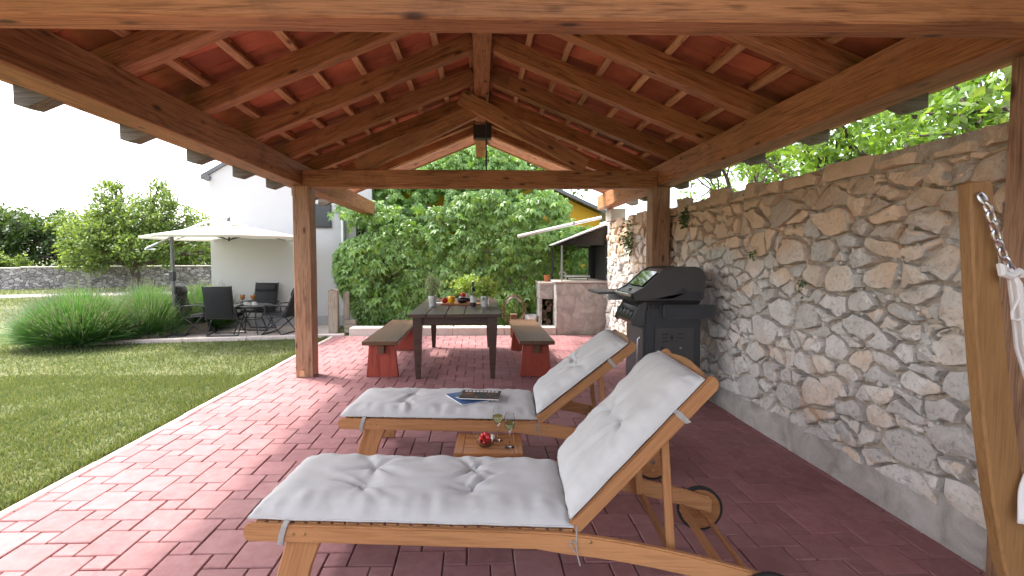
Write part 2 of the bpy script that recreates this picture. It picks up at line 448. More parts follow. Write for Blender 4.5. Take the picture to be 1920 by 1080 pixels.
# ================================================================ mesh helpers
class MB:
    def __init__(s):
        s.v = []; s.f = []
    def add(s, vs, fs):
        o = len(s.v)
        s.v += [tuple(a) for a in vs]
        s.f += [tuple(i + o for i in f) for f in fs]
        return s
    def box(s, c, d, M=None):
        x, y, z = d[0] / 2, d[1] / 2, d[2] / 2
        vs = [Vector(((-x, x)[i & 1], (-y, y)[i >> 1 & 1], (-z, z)[i >> 2])) for i in range(8)]
        if M is not None:
            vs = [M @ a for a in vs]
        c = Vector(c)
        return s.add([a + c for a in vs], [(0, 2, 3, 1), (4, 5, 7, 6), (0, 1, 5, 4), (2, 6, 7, 3), (0, 4, 6, 2), (1, 3, 7, 5)])
    def tube(s, pts, r, n=8, cap=True):
        pts = [Vector(p) for p in pts]
        if not isinstance(r, (list, tuple)):
            r = [r] * len(pts)
        vs, fs = [], []
        t0 = (pts[1] - pts[0]).normalized()
        up = Vector((0, 0, 1)) if abs(t0.z) < 0.9 else Vector((1, 0, 0))
        a = t0.cross(up).normalized()
        for i, p in enumerate(pts):
            t = (pts[min(i + 1, len(pts) - 1)] - pts[max(i - 1, 0)]).normalized()
            a = (a - t * a.dot(t)).normalized()
            b = t.cross(a)
            for k in range(n):
                w = 2 * math.pi * k / n
                vs.append(p + (a * math.cos(w) + b * math.sin(w)) * r[i])
        for i in range(len(pts) - 1):
            for k in range(n):
                k2 = (k + 1) % n
                fs.append((i * n + k, i * n + k2, (i + 1) * n + k2, (i + 1) * n + k))
        if cap:
            fs.append(tuple(range(n))[::-1])
            fs.append(tuple((len(pts) - 1) * n + k for k in range(n)))
        return s.add(vs, fs)
    def lathe(s, prof, n=20, c=(0, 0, 0), axis='Z'):
        vs, fs = [], []
        for (r, z) in prof:
            for k in range(n):
                w = 2 * math.pi * k / n
                q = (r * math.cos(w), r * math.sin(w), z)
                if axis == 'Y':
                    q = (q[0], q[2], q[1])
                elif axis == 'X':
                    q = (q[2], q[0], q[1])
                vs.append((q[0] + c[0], q[1] + c[1], q[2] + c[2]))
        for i in range(len(prof) - 1):
            for k in range(n):
                k2 = (k + 1) % n
                fs.append((i * n + k, i * n + k2, (i + 1) * n + k2, (i + 1) * n + k))
        if prof[0][0] > 1e-5: fs.append(tuple(range(n))[::-1])
        if prof[-1][0] > 1e-5: fs.append(tuple((len(prof) - 1) * n + k for k in range(n)))
        return s.add(vs, fs)
    def prism(s, poly, d0, d1, fn=None):
        """polygon (a, b) extruded along c; fn maps (a, b, c) -> xyz. Default: (x, z) outline extruded along y"""
        if fn is None:
            fn = lambda a, b, c: (a, c, b)
        n = len(poly)
        vs = [fn(a, b, d0) for a, b in poly] + [fn(a, b, d1) for a, b in poly]
        fs = [tuple(range(n)), tuple(range(2 * n - 1, n - 1, -1))]
        for i in range(n):
            j = (i + 1) % n
            fs.append((i, i + n, j + n, j))
        return s.add(vs, fs)
    def mesh(s, name, mat, smooth=False, bevel=0.0, seg=1, angle=35):
        me = bpy.data.meshes.new(name)
        me.from_pydata(s.v, [], s.f)
        bm = bmesh.new(); bm.from_mesh(me)
        bmesh.ops.remove_doubles(bm, verts=bm.verts, dist=1e-6)
        bmesh.ops.recalc_face_normals(bm, faces=bm.faces)
        if bevel:
            es = [e for e in bm.edges if len(e.link_faces) == 2 and e.calc_face_angle(0) > rad(28)]
            bmesh.ops.bevel(bm, geom=es, offset=bevel, segments=seg, affect='EDGES', clamp_overlap=True)
        bm.to_mesh(me); bm.free()
        if smooth:
            me.polygons.foreach_set('use_smooth', [True] * len(me.polygons))
            me.set_sharp_from_angle(angle=rad(angle))
        if mat is not None:
            me.materials.append(MT[mat] if isinstance(mat, str) else mat)
        return me
    def build(s, name, mat, parent=None, smooth=False, bevel=0.0, seg=1, loc=None, angle=35):
        return link(name, s.mesh(name, mat, smooth, bevel, seg, angle), parent, loc)

def link(name, me, parent=None, loc=None):
    o = bpy.data.objects.new(name, me)
    col.objects.link(o)
    if parent is not None:
        o.parent = parent
    if loc is not None:
        o.location = loc
    return o

def tag(o, label, cat, group=None):
    o['label'] = label; o['category'] = cat
    if group: o['group'] = group
    return o

def thing(name, label, cat, loc=(0, 0, 0), rz=0.0, group=None):
    o = bpy.data.objects.new(name, None)
    col.objects.link(o)
    o.empty_display_size = 0.1
    o.location = loc
    o.rotation_euler = (0, 0, rz)
    return tag(o, label, cat, group)

def structure(o):
    o['kind'] = 'structure'
    return o

def frame_matrix(p0, p1, up=(0, 0, 1)):
    p0, p1 = Vector(p0), Vector(p1)
    x = (p1 - p0).normalized()
    up = Vector(up)
    y = up.cross(x)
    if y.length < 1e-4:
        y = Vector((0, 1, 0)).cross(x)
    y.normalize()
    z = x.cross(y)
    M = Matrix((x, y, z)).transposed().to_4x4()
    M.translation = (p0 + p1) / 2
    return M

def beam(name, p0, p1, w, h, mat, parent, bev=0.006, up=(0, 0, 1), label=None):
    """square timber from p0 to p1 (centre line), grain along local X, w across, h along up"""
    L = (Vector(p1) - Vector(p0)).length
    mb = MB().box((0, 0, 0), (L, w, h))
    o = mb.build(name, mat, parent, bevel=bev)
    o.matrix_local = frame_matrix(p0, p1, up)
    if label: o['label'] = label
    return o

def prism_along(name, poly, y0, y1, phi, mat, parent, bev=0.005, seg=1):
    """(x, z) outline extruded along y, its grain (local X) turned to the angle phi in the x-z plane"""
    c, s_ = math.cos(phi), math.sin(phi)
    o = MB().prism([(x * c + z * s_, -x * s_ + z * c) for x, z in poly], y0, y1).build(name, mat, parent, bevel=bev, seg=seg)
    o.rotation_euler = (0, -phi, 0)
    return o

def copy_tree(o, parent=None):
    c = o.copy(); col.objects.link(c); c.parent = parent
    for ch in o.children:
        copy_tree(ch, c)
    return c

def soup(name, V, Fc, mat, parent=None, smooth=False):
    """big mesh from numpy arrays: V (n,3), Fc (m,k) with constant k"""
    me = bpy.data.meshes.new(name)
    V = np.asarray(V, dtype=np.float32); Fc = np.asarray(Fc, dtype=np.int32)
    k = Fc.shape[1]
    me.vertices.add(len(V)); me.vertices.foreach_set('co', V.ravel())
    me.loops.add(Fc.size); me.loops.foreach_set('vertex_index', Fc.ravel())
    me.polygons.add(len(Fc))
    me.polygons.foreach_set('loop_start', np.arange(0, Fc.size, k, dtype=np.int32))
    me.polygons.foreach_set('use_smooth', np.full(len(Fc), smooth))
    me.update(calc_edges=True)
    me.materials.append(MT[mat] if isinstance(mat, str) else mat)
    return link(name, me, parent)

def rand_rot(n, base_tip=None, base_nrm=None, spread=0.5):
    """orthonormal frames (tip direction, side, normal) around a preferred tip and normal"""
    if base_tip is None:
        t = rng.normal(size=(n, 3))
    else:
        t = np.asarray(base_tip) + rng.normal(size=(n, 3)) * spread
    t /= np.linalg.norm(t, axis=1, keepdims=True) + 1e-9
    if base_nrm is None:
        m = rng.normal(size=(n, 3))
    else:
        m = np.asarray(base_nrm) + rng.normal(size=(n, 3)) * spread
    m = m - t * (m * t).sum(1, keepdims=True)
    m /= np.linalg.norm(m, axis=1, keepdims=True) + 1e-9
    s = np.cross(m, t)
    return t, s, m

def scatter(name, C, size, T, S, Nn, tv, tf, mat, parent=None, smooth=False):
    """copies of a small template (columns: tip, side, normal) joined into one mesh"""
    C = np.asarray(C); n = len(C); k = len(tv)
    tv = np.asarray(tv)
    size = np.broadcast_to(np.asarray(size, dtype=float), (n,))
    V = C[:, None, :] + size[:, None, None] * (tv[None, :, 0:1] * T[:, None, :] + tv[None, :, 1:2] * S[:, None, :] + tv[None, :, 2:3] * Nn[:, None, :])
    Fc = (np.arange(n)[:, None, None] * k + np.asarray(tf)[None]).reshape(-1, len(tf[0]))
    return soup(name, V.reshape(-1, 3), Fc, mat, parent, smooth)

LEAF_V = [(0, 0, 0), (0.45, 0.26, -0.07), (1, 0, -0.10), (0.45, -0.26, -0.07)]
LEAF_F = [(0, 3, 2), (0, 2, 1)]
def five_leaf():
    V, Fc = [], []
    for ang, ln, wd in ((0, 1.0, 0.21), (42, 0.92, 0.19), (-42, 0.92, 0.19), (88, 0.66, 0.15), (-88, 0.66, 0.15)):
        a = rad(ang); ca, sa = math.cos(a), math.sin(a)
        o = len(V)
        for (x, y, z) in ((0.05, 0, 0), (0.5 * ln, wd, -0.06), (0.32 * ln, 0, 0.03), (ln, 0, -0.16), (0.5 * ln, -wd, -0.06)):
            V.append((x * ca - y * sa, x * sa + y * ca, z))
        Fc += [(o, o + 2, o + 1), (o + 2, o + 3, o + 1), (o, o + 4, o + 2), (o + 4, o + 3, o + 2)]
    return V, Fc
IVY_V, IVY_F = five_leaf()

# ================================================================ THE SETTING
# lawn: one sheet to the horizon
gm = MB()
gx = [-600, -60, -30, -16, -8, -2.62, 2.6, 8, 30, 600]
gy = [-600, -30, -6, 0, 9, 14, 30, 80, 600]
for i in range(len(gx) - 1):
    for j in range(len(gy) - 1):
        gm.add([(gx[i], gy[j], -0.03), (gx[i + 1], gy[j], -0.03), (gx[i + 1], gy[j + 1], -0.03), (gx[i], gy[j + 1], -0.03)], [(0, 1, 2, 3)])
lawn = structure(gm.build('lawn', 'turf'))

# grass blades: dense near, thinner and larger far off
def grass(n, x0, x1, y0, y1, h, w):
    C = np.column_stack([rng.uniform(x0, x1, n), rng.uniform(y0, y1, n), np.full(n, -0.03)])
    hole = (C[:, 0] > -2.62) & (C[:, 1] < 8.9)
    kerb_y = 8.11 + (C[:, 0] + 6.5) * 0.17
    hole |= (C[:, 0] > -6.55) & (C[:, 1] > kerb_y - 0.02) & (C[:, 1] < 13)
    hole |= (C[:, 1] > 17.75 + (C[:, 0] + 16.5) * 0.38 - 0.1) & (C[:, 1] < 19.7 + (C[:, 0] + 16.5) * 0.38)
    keep = ~hole
    dens = np.array([noise.noise((a * 1.7, b * 1.7, 0)) for a, b in C[:, :2]])
    keep &= dens > rng.uniform(-1.1, 0.25, n)
    return C[keep], h, w
gc, gs = [], []
for (n, x0, x1, y0, y1, h) in ((95000, -5.6, -2.62, 2.3, 6.0, 0.036), (60000, -9.0, -2.62, 5.5, 9.4, 0.042), (26000, -16, -5, 7.5, 18, 0.065), (16000, -26, -8, 15, 25, 0.10)):
    a, h, w = grass(n, x0, x1, y0, y1, h, 0)
    gc.append(a); gs.append(rng.uniform(0.55, 1.3, len(a)) * h)
# longer fringe along the paving edge
n = 9000
fr = np.column_stack([-2.645 - np.abs(rng.normal(0, 0.05, n)), rng.uniform(2.2, 8.8, n), np.full(n, -0.03)])
gc.append(fr); gs.append(rng.uniform(0.6, 1.5, n) * 0.042)
gc = np.vstack(gc); gs = np.concatenate(gs)
T, S, Nn = rand_rot(len(gc), (0, 0, 1), None, 0.45)
g = scatter('grass', gc, gs, T, S, Nn, [(0, 0.11, 0), (0, -0.11, 0), (1, 0.0, 0.12)], [(0, 1, 2)], 'blade')
g['label'] = 'short sunlit lawn grass left of the red paving'; g['category'] = 'grass'; g['kind'] = 'stuff'

# pale gravel path crossing the lawn far off
pm = MB().add([(-40, 8.8, -0.022), (-16.5, 17.8, -0.022), (-8, 21.0, -0.022), (-8, 22.9, -0.022), (-16.5, 19.7, -0.022), (-40, 10.7, -0.022)], [(0, 1, 4, 5), (1, 2, 3, 4)])
structure(pm.build('path', 'gravel'))

# ---------------------------------------------------------------- paving (two-size square pattern)
pav = structure(MB().box((-0.16, 3.1, -0.05), (4.80, 11.5, 0.064)).build('pavement', 'joint'))
U = 0.1073
ZP = 0.0
def paver_mesh(a, b, name):
    mb = MB().box((0, 0, -0.016), (a, b, 0.032))
    return mb.mesh(name, 'paver', bevel=0.0045)
gap = 0.0055
X0, X1, Y0, Y1 = -2.545, 2.235, -2.6, 8.84
pieces = []
ox, oy = -2.545 + 0.02, 2.62
for i in range(-60, 61):
    for j in range(-60, 61):
        bx, by = ox + (2 * i + 1 * j) * U, oy + (-1 * i + 2 * j) * U
        for (sx, sy, sz) in ((0, 0, 2), (0, 2, 1)):
            xa, ya = bx + sx * U, by + sy * U
            xb, yb = xa + sz * U, ya + sz * U
            xa, xb = max(xa, X0), min(xb, X1)
            ya, yb = max(ya, Y0), min(yb, Y1)
            if xb - xa < 0.02 or yb - ya < 0.02: continue
            if yb < 1.15 and False: continue
            pieces.append((xa, xb, ya, yb))
def score(q):
    xa, xb, ya, yb = q
    cx, cy = (xa + xb) / 2, (ya + yb) / 2
    if cy < 1.75 or abs(cx) > cy * 1.12 + 0.1: return -1
    # covered by the loungers
    if -0.85 < cx < 0.6 and 1.95 < cy < 2.35: return 0
    return (xb - xa) * (yb - ya) / (cy * cy * cy)
pieces.sort(key=score, reverse=True)
pm_cache = {}
rest_v, rest_f = [], []
BOXF = [(0, 2, 3, 1), (4, 5, 7, 6), (0, 1, 5, 4), (2, 6, 7, 3), (0, 4, 6, 2), (1, 3, 7, 5)]
for k, (xa, xb, ya, yb) in enumerate(pieces):
    jx, jy = random.uniform(-0.0012, 0.0012), random.uniform(-0.0012, 0.0012)
    dz = random.uniform(-0.0018, 0.0018)
    w, h = xb - xa - gap, yb - ya - gap
    cx, cy = (xa + xb) / 2 + jx, (ya + yb) / 2 + jy
    if k < 300:
        key = (round(w, 3), round(h, 3))
        if key not in pm_cache: pm_cache[key] = paver_mesh(w, h, 'paver')
        o = link('paver', pm_cache[key], pav, (cx, cy, ZP + dz))
        o.rotation_euler = (random.uniform(-0.006, 0.006), random.uniform(-0.006, 0.006), random.uniform(-0.008, 0.008))
    else:
        o = len(rest_v); c = 0.004
        tx, ty = random.uniform(-0.006, 0.006), random.uniform(-0.006, 0.006)
        for (sx, sy, z) in [(w / 2, h / 2, -0.03), (w / 2, h / 2, -c), (w / 2 - c, h / 2 - c, 0)]:
            for (qx, qy) in ((-1, -1), (1, -1), (1, 1), (-1, 1)):
                rest_v.append((cx + qx * sx, cy + qy * sy, ZP + dz + z + tx * qx * sx + ty * qy * sy))
        for r in (0, 4):
            for q in range(4):
                q2 = (q + 1) % 4
                rest_f.append((o + r + q, o + r + q2, o + r + 4 + q2, o + r + 4 + q))
        rest_f.append((o + 8, o + 9, o + 10, o + 11))
rp = soup('pavers', rest_v, rest_f, 'paver', pav)
rp['kind'] = 'stuff'
# pale concrete edging along the lawn, in lengths
for k in range(12):
    y0 = -2.6 + k * 1.0
    if y0 > 8.7: break
    y1 = min(y0 + 0.992, 8.84)
    e = MB().box((0, 0, 0), (0.055, y1 - y0, 0.12)).build('edging_stone', 'edging', pav, bevel=0.006)
    e.location = (-2.578 + random.uniform(-0.002, 0.002), (y0 + y1) / 2, -0.058 + random.uniform(-0.003, 0.003))

# ---------------------------------------------------------------- patio beyond the lawn, with its kerb
KX, KY, KA = -2.62, 8.79, math.atan(0.17)
pat = bpy.data.objects.new('patio', None); col.objects.link(pat); structure(pat)
pat.location = (KX, KY, 0); pat.rotation_euler = (0, 0, KA)
MB().box((-2.15, 1.06, -0.05), (4.4, 1.92, 0.10)).build('slab', 'patio', pat)
for k in range(5):
    x0 = -4.35 + k * 1.0 + 0.004; x1 = min(x0 + 0.992, 0.25)
    MB().box(((x0 + x1) / 2, 0.045, -0.03), (x1 - x0, 0.1, 0.13)).build('kerb_stone', 'edging', pat, bevel=0.008)
# low white kerb at the far edge of the paving, below the creeper
for k in range(4):
    x0 = -2.3 + k * 0.92
    kb = MB().box((x0 + 0.458, 9.0, 0.055), (0.912, 0.26, 0.17)).build('kerb', 'pale_concrete', bevel=0.012)
    kb['kind'] = 'structure'
bpy.context.view_layer.update()

# ================================================================ PAVILION
XC = 0.03
HALF = 2.03
SL = 0.41
def zb(dx): return 2.44 + SL * (HALF - dx)      # underside of the rafters
pv = thing('pavilion', 'open timber pavilion with red tiled roof over the paving', 'pavilion')
# wall plates
beam('wall_plate', (-2.10, -0.3, 2.32), (-2.10, 9.75, 2.32), 0.20, 0.24, 'beam', pv, 0.007)
beam('wall_plate', (2.16, -0.3, 2.325), (2.16, 8.72, 2.325), 0.20, 0.235, 'beam', pv, 0.007)
# posts
def post(x, y, w, z1=2.198):
    o = beam('post', (x, y, 0.0), (x, y, z1), w, w, 'post', pv, 0.008, up=(0, 1, 0))
    return o
pl = post(-2.01, 5.86, 0.20)
pr = post(2.10, 5.86, 0.205)
post(-2.08, 1.92, 0.20)
post(-2.08, -0.15, 0.20)
post(2.12, -0.15, 0.20)
o = MB().box((0, 0, 0), (2.198, 0.20, 0.088)).build('post', 'post', pv, bevel=0.008)
o.matrix_local = frame_matrix((2.234, 1.96, 0), (2.234, 1.96, 2.198), (1, 0, 0))
MB().box((0, 0, 0), (0.055, 0.004, 0.075)).build('repair_patch', 'batten', pv, loc=(-2.035, 5.757, 0.045))
# front beam and middle tie beam
beam('tie_beam', (-2.6, 1.85, 2.335), (2.6, 1.85, 2.335), 0.12, 0.25, 'beam', pv, 0.007)
beam('tie_beam', (-1.998, 5.84, 2.277), (2.058, 5.84, 2.277), 0.14, 0.20, 'beam', pv, 0.007)
# ridge beam
beam('ridge_beam', (XC, -0.3, 3.285), (XC, 9.2, 3.285), 0.16, 0.19, 'beam', pv, 0.006)
# truss braces, scissor joint at the ridge, iron rod
beam('brace', (-1.40, 5.845, 2.41), (0.10, 5.845, 3.13), 0.09, 0.165, 'beam', pv, 0.006)
beam('brace', (1.22, 5.748, 2.42), (-0.20, 5.748, 3.185), 0.09, 0.165, 'beam', pv, 0.006)
rod = MB().tube([(0.085, 5.80, 3.02), (0.085, 5.80, 2.376)], 0.009, 8)
rod.build('tie_rod', 'dark_metal', pv, smooth=True)
wire = MB().tube([(XC + 0.12 * math.cos(a), 6.5 + 0.02 * math.sin(a), 3.21 + 0.10 * math.sin(a) - 0.02) for a in np.linspace(math.pi, 2 * math.pi, 9)], 0.004, 5)
wire.build('wire_loop', 'dark_metal', pv)
# metal strap box round the ridge joint
sb = MB().box((0, 0, 0), (0.25, 0.13, 0.20))
sb.build('metal_shoe', 'dark_metal', pv, bevel=0.006, loc=(XC + 0.02, 7.0, 3.11))
MB().box((0, 0, 0), (0.20, 0.12, 0.14)).build('hanging_block', 'beam', pv, bevel=0.005, loc=(XC + 0.01, 7.22, 3.10))
# rafters with grey weathered tails outside the plates
RH, RW = 0.155, 0.11
ry = [2.085 + 0.835 * k for k in range(7)]
ry_behind = [2.085 - 0.835 * k for k in range(1, 3)]
ry.append(7.62)
ry.append(8.26)
ry += ry_behind
ca = math.cos(math.atan(SL)); off = RH / 2 / ca
for y in ry:
    for s in (-1, 1):
        yy = y + RW / 2
        di, do = 0.085, 2.24
        beam('rafter', (XC + s * do, yy, zb(do) + off), (XC + s * di, yy, zb(di) + off), RW, RH, 'beam', pv, 0.005)
        d2 = 2.64 if s < 0 else 2.60
        t = MB()
        tp = [(do, zb(do)), (d2 - 0.08, zb(d2 - 0.08)), (d2, zb(d2) + 0.05), (d2, zb(d2) + RH / ca), (do, zb(do) + RH / ca)]
        t.prism([(XC + s * a, b) for a, b in tp], y, y + RW)
        t.build('rafter_tail', 'tail', pv, bevel=0.004)
# battens
TY0, TY1 = -0.305, 7.80
bt = 0.035
zt = lambda dx: zb(dx) + RH / ca
bd = [0.10 + 0.318 * k for k in range(9)]
for s in (-1, 1):
    for d in bd:
        if d > 2.68: d = 2.66
        c0 = (XC + s * d, TY0, zt(d) + bt / 2 / ca + 0.001)
        o = beam('batten', c0, (c0[0], TY1, c0[2]), 0.052, bt, 'batten', pv, 0.002, up=(s * SL, 0, 1))
# tiles: curved interlocking clay tiles, shared mesh
TW, TL = 0.222, 0.385
def tile_profile(thick):
    P = []
    for k in range(9):
        t = k / 8
        y = -0.012 + t * (TW + 0.02)
        z = 0.030 * math.exp(-((t - 0.12) / 0.13) ** 2) + 0.008 * math.cos((t - 0.6) * 5.0) - 0.004
        if k == 8: z = 0.014
        P.append((y, z + thick))
    return P
tm = MB()
top, bot = tile_profile(0.014), tile_profile(0.0)
npf = len(top)
vs = []
for xx in (0.0, TL):
    vs += [(xx, y, z) for y, z in bot] + [(xx, y, z) for y, z in top]
fs = []
for k in range(npf - 1):
    fs.append((k, k + 1, 2 * npf + k + 1, 2 * npf + k))
    fs.append((npf + k, 3 * npf + k, 3 * npf + k + 1, npf + k + 1))
    fs.append((k, npf + k, npf + k + 1, k + 1))
    fs.append((2 * npf + k, 2 * npf + k + 1, 3 * npf + k + 1, 3 * npf + k))
fs.append((0, 2 * npf, 3 * npf, npf)); fs.append((npf - 1, 2 * npf - 1, 4 * npf - 1, 3 * npf - 1))
tm.add(vs, fs)
tile_me = tm.mesh('roof_tile', 'tile', smooth=True, angle=50)
tv = np.array([v.co[:] for v in tile_me.vertices])
tf = [tuple(p.vertices) for p in tile_me.polygons]
spots = []
for s in (-1, 1):
    for row in range(8):
        d_up = bd[row] - 0.02
        for k in range(int((TY1 - TY0) / TW)):
            spots.append((s, row, d_up, TY0 + k * TW))
def tile_matrix(s, d_up, y):
    # local x runs down the slope from the upper batten, tipped so the next row slips beneath
    a = math.atan(SL) - 0.052
    lift = 0.046
    x = Vector((s * math.cos(a), 0, -math.sin(a)))
    yv = Vector((0, 1, 0))
    z = x.cross(yv) if s > 0 else yv.cross(x)
    if z.z < 0: z = -z
    M = Matrix((x, yv, z)).transposed().to_4x4()
    M.translation = Vector((XC + s * d_up, y, zt(d_up) + bt / ca + lift - 0.028))
    return M
def tscore(q):
    s, row, d, y = q
    if y < 1.8: return -1
    return 1.0 / (y * y) * (1.0 if y > 2.4 else 0.3)
spots.sort(key=tscore, reverse=True)
rv, rf = [], []
for k, (s, row, d, y) in enumerate(spots):
    M = tile_matrix(s, d, y)
    M.translation += Vector((random.uniform(-0.004, 0.004), random.uniform(-0.003, 0.003), random.uniform(0, 0.003)))
    if k < 300:
        o = link('roof_tile', tile_me, pv)
        o.matrix_local = M
    else:
        b = len(rv)
        rv += [tuple(M @ Vector(q)) for q in tv]
        rf += [tuple(i + b for i in f) for f in tf]
me = bpy.data.meshes.new('roof_tiles'); me.from_pydata(rv, [], rf); me.materials.append(MT['tile'])
rt = link('roof_tiles', me, pv); rt['kind'] = 'stuff'
# ridge caps
for k in range(32):
    y0 = TY0 + k * 0.385
    if y0 > TY1 - 0.3: break
    cm = MB()
    A = np.linspace(-0.15 * math.pi, 1.15 * math.pi, 9)
    vs, fs = [], []
    for (yy, r) in ((y0, 0.125), (y0 + 0.40, 0.11)):
        for rr in (r, r - 0.014):
            for a in A: vs.append((XC + rr * math.cos(a), yy, zt(0) + 0.02 + rr * math.sin(a)))
    n9 = 9
    for k2 in range(8):
        fs += [(k2, k2 + 1, 2 * n9 + k2 + 1, 2 * n9 + k2), (n9 + k2, 3 * n9 + k2, 3 * n9 + k2 + 1, n9 + k2 + 1), (k2, n9 + k2, n9 + k2 + 1, k2 + 1), (2 * n9 + k2, 2 * n9 + k2 + 1, 3 * n9 + k2 + 1, 3 * n9 + k2)]
    cm.add(vs, fs)
    cm.build('ridge_cap', 'tile', pv, smooth=True)
# little steel hook under the front beam
hk = thing('ceiling_hook', 'small steel hook screwed under the front cross beam', 'hook', (0.055, 1.925, 2.30))
MB().box((0, 0, 0), (0.03, 0.03, 0.03)).build('bracket', 'dark_metal', hk, bevel=0.003)
MB().lathe([(0.0, -0.045), (0.014, -0.045), (0.014, -0.02), (0.008, -0.016), (0.008, 0)], 12).build('hook_stem', 'steel', hk, smooth=True)

# ================================================================ STONE WALL on the right
WX = 2.245
wall = thing('stone_wall', 'rubble limestone wall with concrete footing along the right side', 'wall', (WX, 0, 0))
MB().box((0.26, 4.0, 0.975), (0.40, 9.6, 1.95)).build('wall_core', 'mortar', wall)
mv, mf = [], []
my, mz = 330, 88
for i in range(my + 1):
    y = 2.07 + i * 6.68 / my
    for j in range(mz + 1):
        z = -0.01 + j * 1.975 / mz
        d = 0.046 - 0.010 * min(1, max(0, (z - 1.4) / 0.4)) - 0.020 * noise.noise(Vector((y * 4.5, z * 4.5, 2))) - 0.014 * noise.noise(Vector((y * 14, z * 14, 7))) - 0.007 * noise.noise(Vector((y * 40, z * 40, 1)))
        mv.append((min(max(d, 0.014), 0.058), y, z))
for i in range(my):
    for j in range(mz):
        a = i * (mz + 1) + j
        mf.append((a, a + 1, a + mz + 2, a + mz + 1))
soup('mortar', mv, mf, 'mortar', wall, True)
def clip(poly, a, b, c):
    """keep a*x+b*y <= c"""
    out = []
    for i in range(len(poly)):
        p, q = poly[i], poly[(i + 1) % len(poly)]
        dp, dq = a * p[0] + b * p[1] - c, a * q[0] + b * q[1] - c
        if dp <= 0: out.append(p)
        if dp * dq < 0:
            t = dp / (dp - dq)
            out.append((p[0] + (q[0] - p[0]) * t, p[1] + (q[1] - p[1]) * t))
    return out
def stones(y0, y1, z0, z1, n, seed, asp=1.45):
    rs = random.Random(seed)
    pts = []
    tries = 0
    while len(pts) < n and tries < 200000:
        tries += 1
        p = (rs.uniform(y0, y1), rs.uniform(z0, z1))
        r = rs.choice((0.40, 0.55, 0.7, 0.8, 1.0, 1.3, 1.65)) * (1.0 if tries < 20000 else 0.75)
        rr = r * math.sqrt((y1 - y0) * (z1 - z0) / n) * 0.62
        if all(math.hypot((p[0] - q[0]) / asp ** .5, (p[1] - q[1]) * asp ** .5) > 0.55 * (rr + q[2]) for q in pts):
            pts.append((p[0], p[1], rr))
    cells = []
    for i, p in enumerate(pts):
        poly = [(max(y0, p[0] - 0.5), max(z0, p[1] - 0.4)), (min(y1, p[0] + 0.5), max(z0, p[1] - 0.4)), (min(y1, p[0] + 0.5), min(z1, p[1] + 0.4)), (max(y0, p[0] - 0.5), min(z1, p[1] + 0.4))]
        for j, q in enumerate(pts):
            if i == j or abs(p[0] - q[0]) > 1.1 or abs(p[1] - q[1]) > 0.9: continue
            # power diagram in the stretched metric
            a, b = 2 * (q[0] - p[0]) / asp, 2 * (q[1] - p[1]) * asp
            c = (q[0] ** 2 - p[0] ** 2) / asp + (q[1] ** 2 - p[1] ** 2) * asp + (p[2] ** 2 - q[2] ** 2) * 0.8
            poly = clip(poly, a, b, c)
            if len(poly) < 3: break
        if len(poly) >= 3: cells.append(poly)
    return cells
def area(poly):
    return abs(sum(poly[i][0] * poly[(i + 1) % len(poly)][1] - poly[(i + 1) % len(poly)][0] * poly[i][1] for i in range(len(poly)))) / 2
def stone_mesh(poly, rs):
    cy = sum(p[0] for p in poly) / len(poly); cz = sum(p[1] for p in poly) / len(poly)
    A = area(poly); s = math.sqrt(A)
    # outline: resampled, corners cut, edges roughened
    per = [math.hypot(poly[i][0] - poly[(i + 1) % len(poly)][0], poly[i][1] - poly[(i + 1) % len(poly)][1]) for i in range(len(poly))]
    tot = sum(per)
    out = []
    gapj = rs.uniform(0.004, 0.013)
    for i in range(len(poly)):
        p, q = poly[i], poly[(i + 1) % len(poly)]
        k = max(1, round(per[i] / tot * 16))
        for m in range(k):
            t = (m + (0.28 if m == 0 else 0.0)) / k
            if m == 0 and k == 1: t = 0.35
            x, z = p[0] + (q[0] - p[0]) * t, p[1] + (q[1] - p[1]) * t
            dx, dz = cy - x, cz - z
            l = math.hypot(dx, dz) + 1e-6
            g = gapj + rs.uniform(-0.003, 0.014) * min(1, s / 0.15)
            out.append((x + dx / l * g - cy, z + dz / l * g - cz))
    n = len(out)
    proud = rs.uniform(0.012, 0.05)
    tilt = (rs.uniform(-0.10, 0.10), rs.uniform(-0.10, 0.10))
    seedv = Vector((rs.uniform(0, 50), rs.uniform(0, 50), rs.uniform(0, 50)))
    vs, fs = [], []
    ch = min(0.016, 0.10 * s)
    rings = [(0.0, -0.03), (0.0, proud * 0.35), (ch * 0.25, proud * 0.9), (ch * 0.9, proud), (0.45, proud + 0.004), (0.75, proud + 0.006)]
    for ri, (ins, dep) in enumerate(rings):
        for (x, z) in out:
            l = math.hypot(x, z) + 1e-6
            f = (1 - ins / l) if ri < 4 else (1 - ins)
            f = max(f, 0.2)
            xx, zz = x * f, z * f
            dd = dep
            if ri >= 1:
                dd += (tilt[0] * xx + tilt[1] * zz) * (0.6 if ri == 1 else 1)
                nn = noise.noise(seedv + Vector((xx, zz, 0)) * 8) * 0.018 + noise.noise(seedv + Vector((xx, zz, 3)) * 26) * 0.009
                dd += nn * (0.5 if ri == 1 else 1.0)
                dd = max(dd, -0.01)
            vs.append((-dd, xx, zz))
    vs.append((-(proud + 0.006 + noise.noise(seedv) * 0.01), 0, 0))
    for r in range(len(rings) - 1):
        for k in range(n):
            k2 = (k + 1) % n
            fs.append((r * n + k, r * n + k2, (r + 1) * n + k2, (r + 1) * n + k))
    b = (len(rings) - 1) * n
    for k in range(n): fs.append((b + k, b + (k + 1) % n, len(vs) - 1))
    return vs, fs, (cy, cz)
rs = random.Random(77)
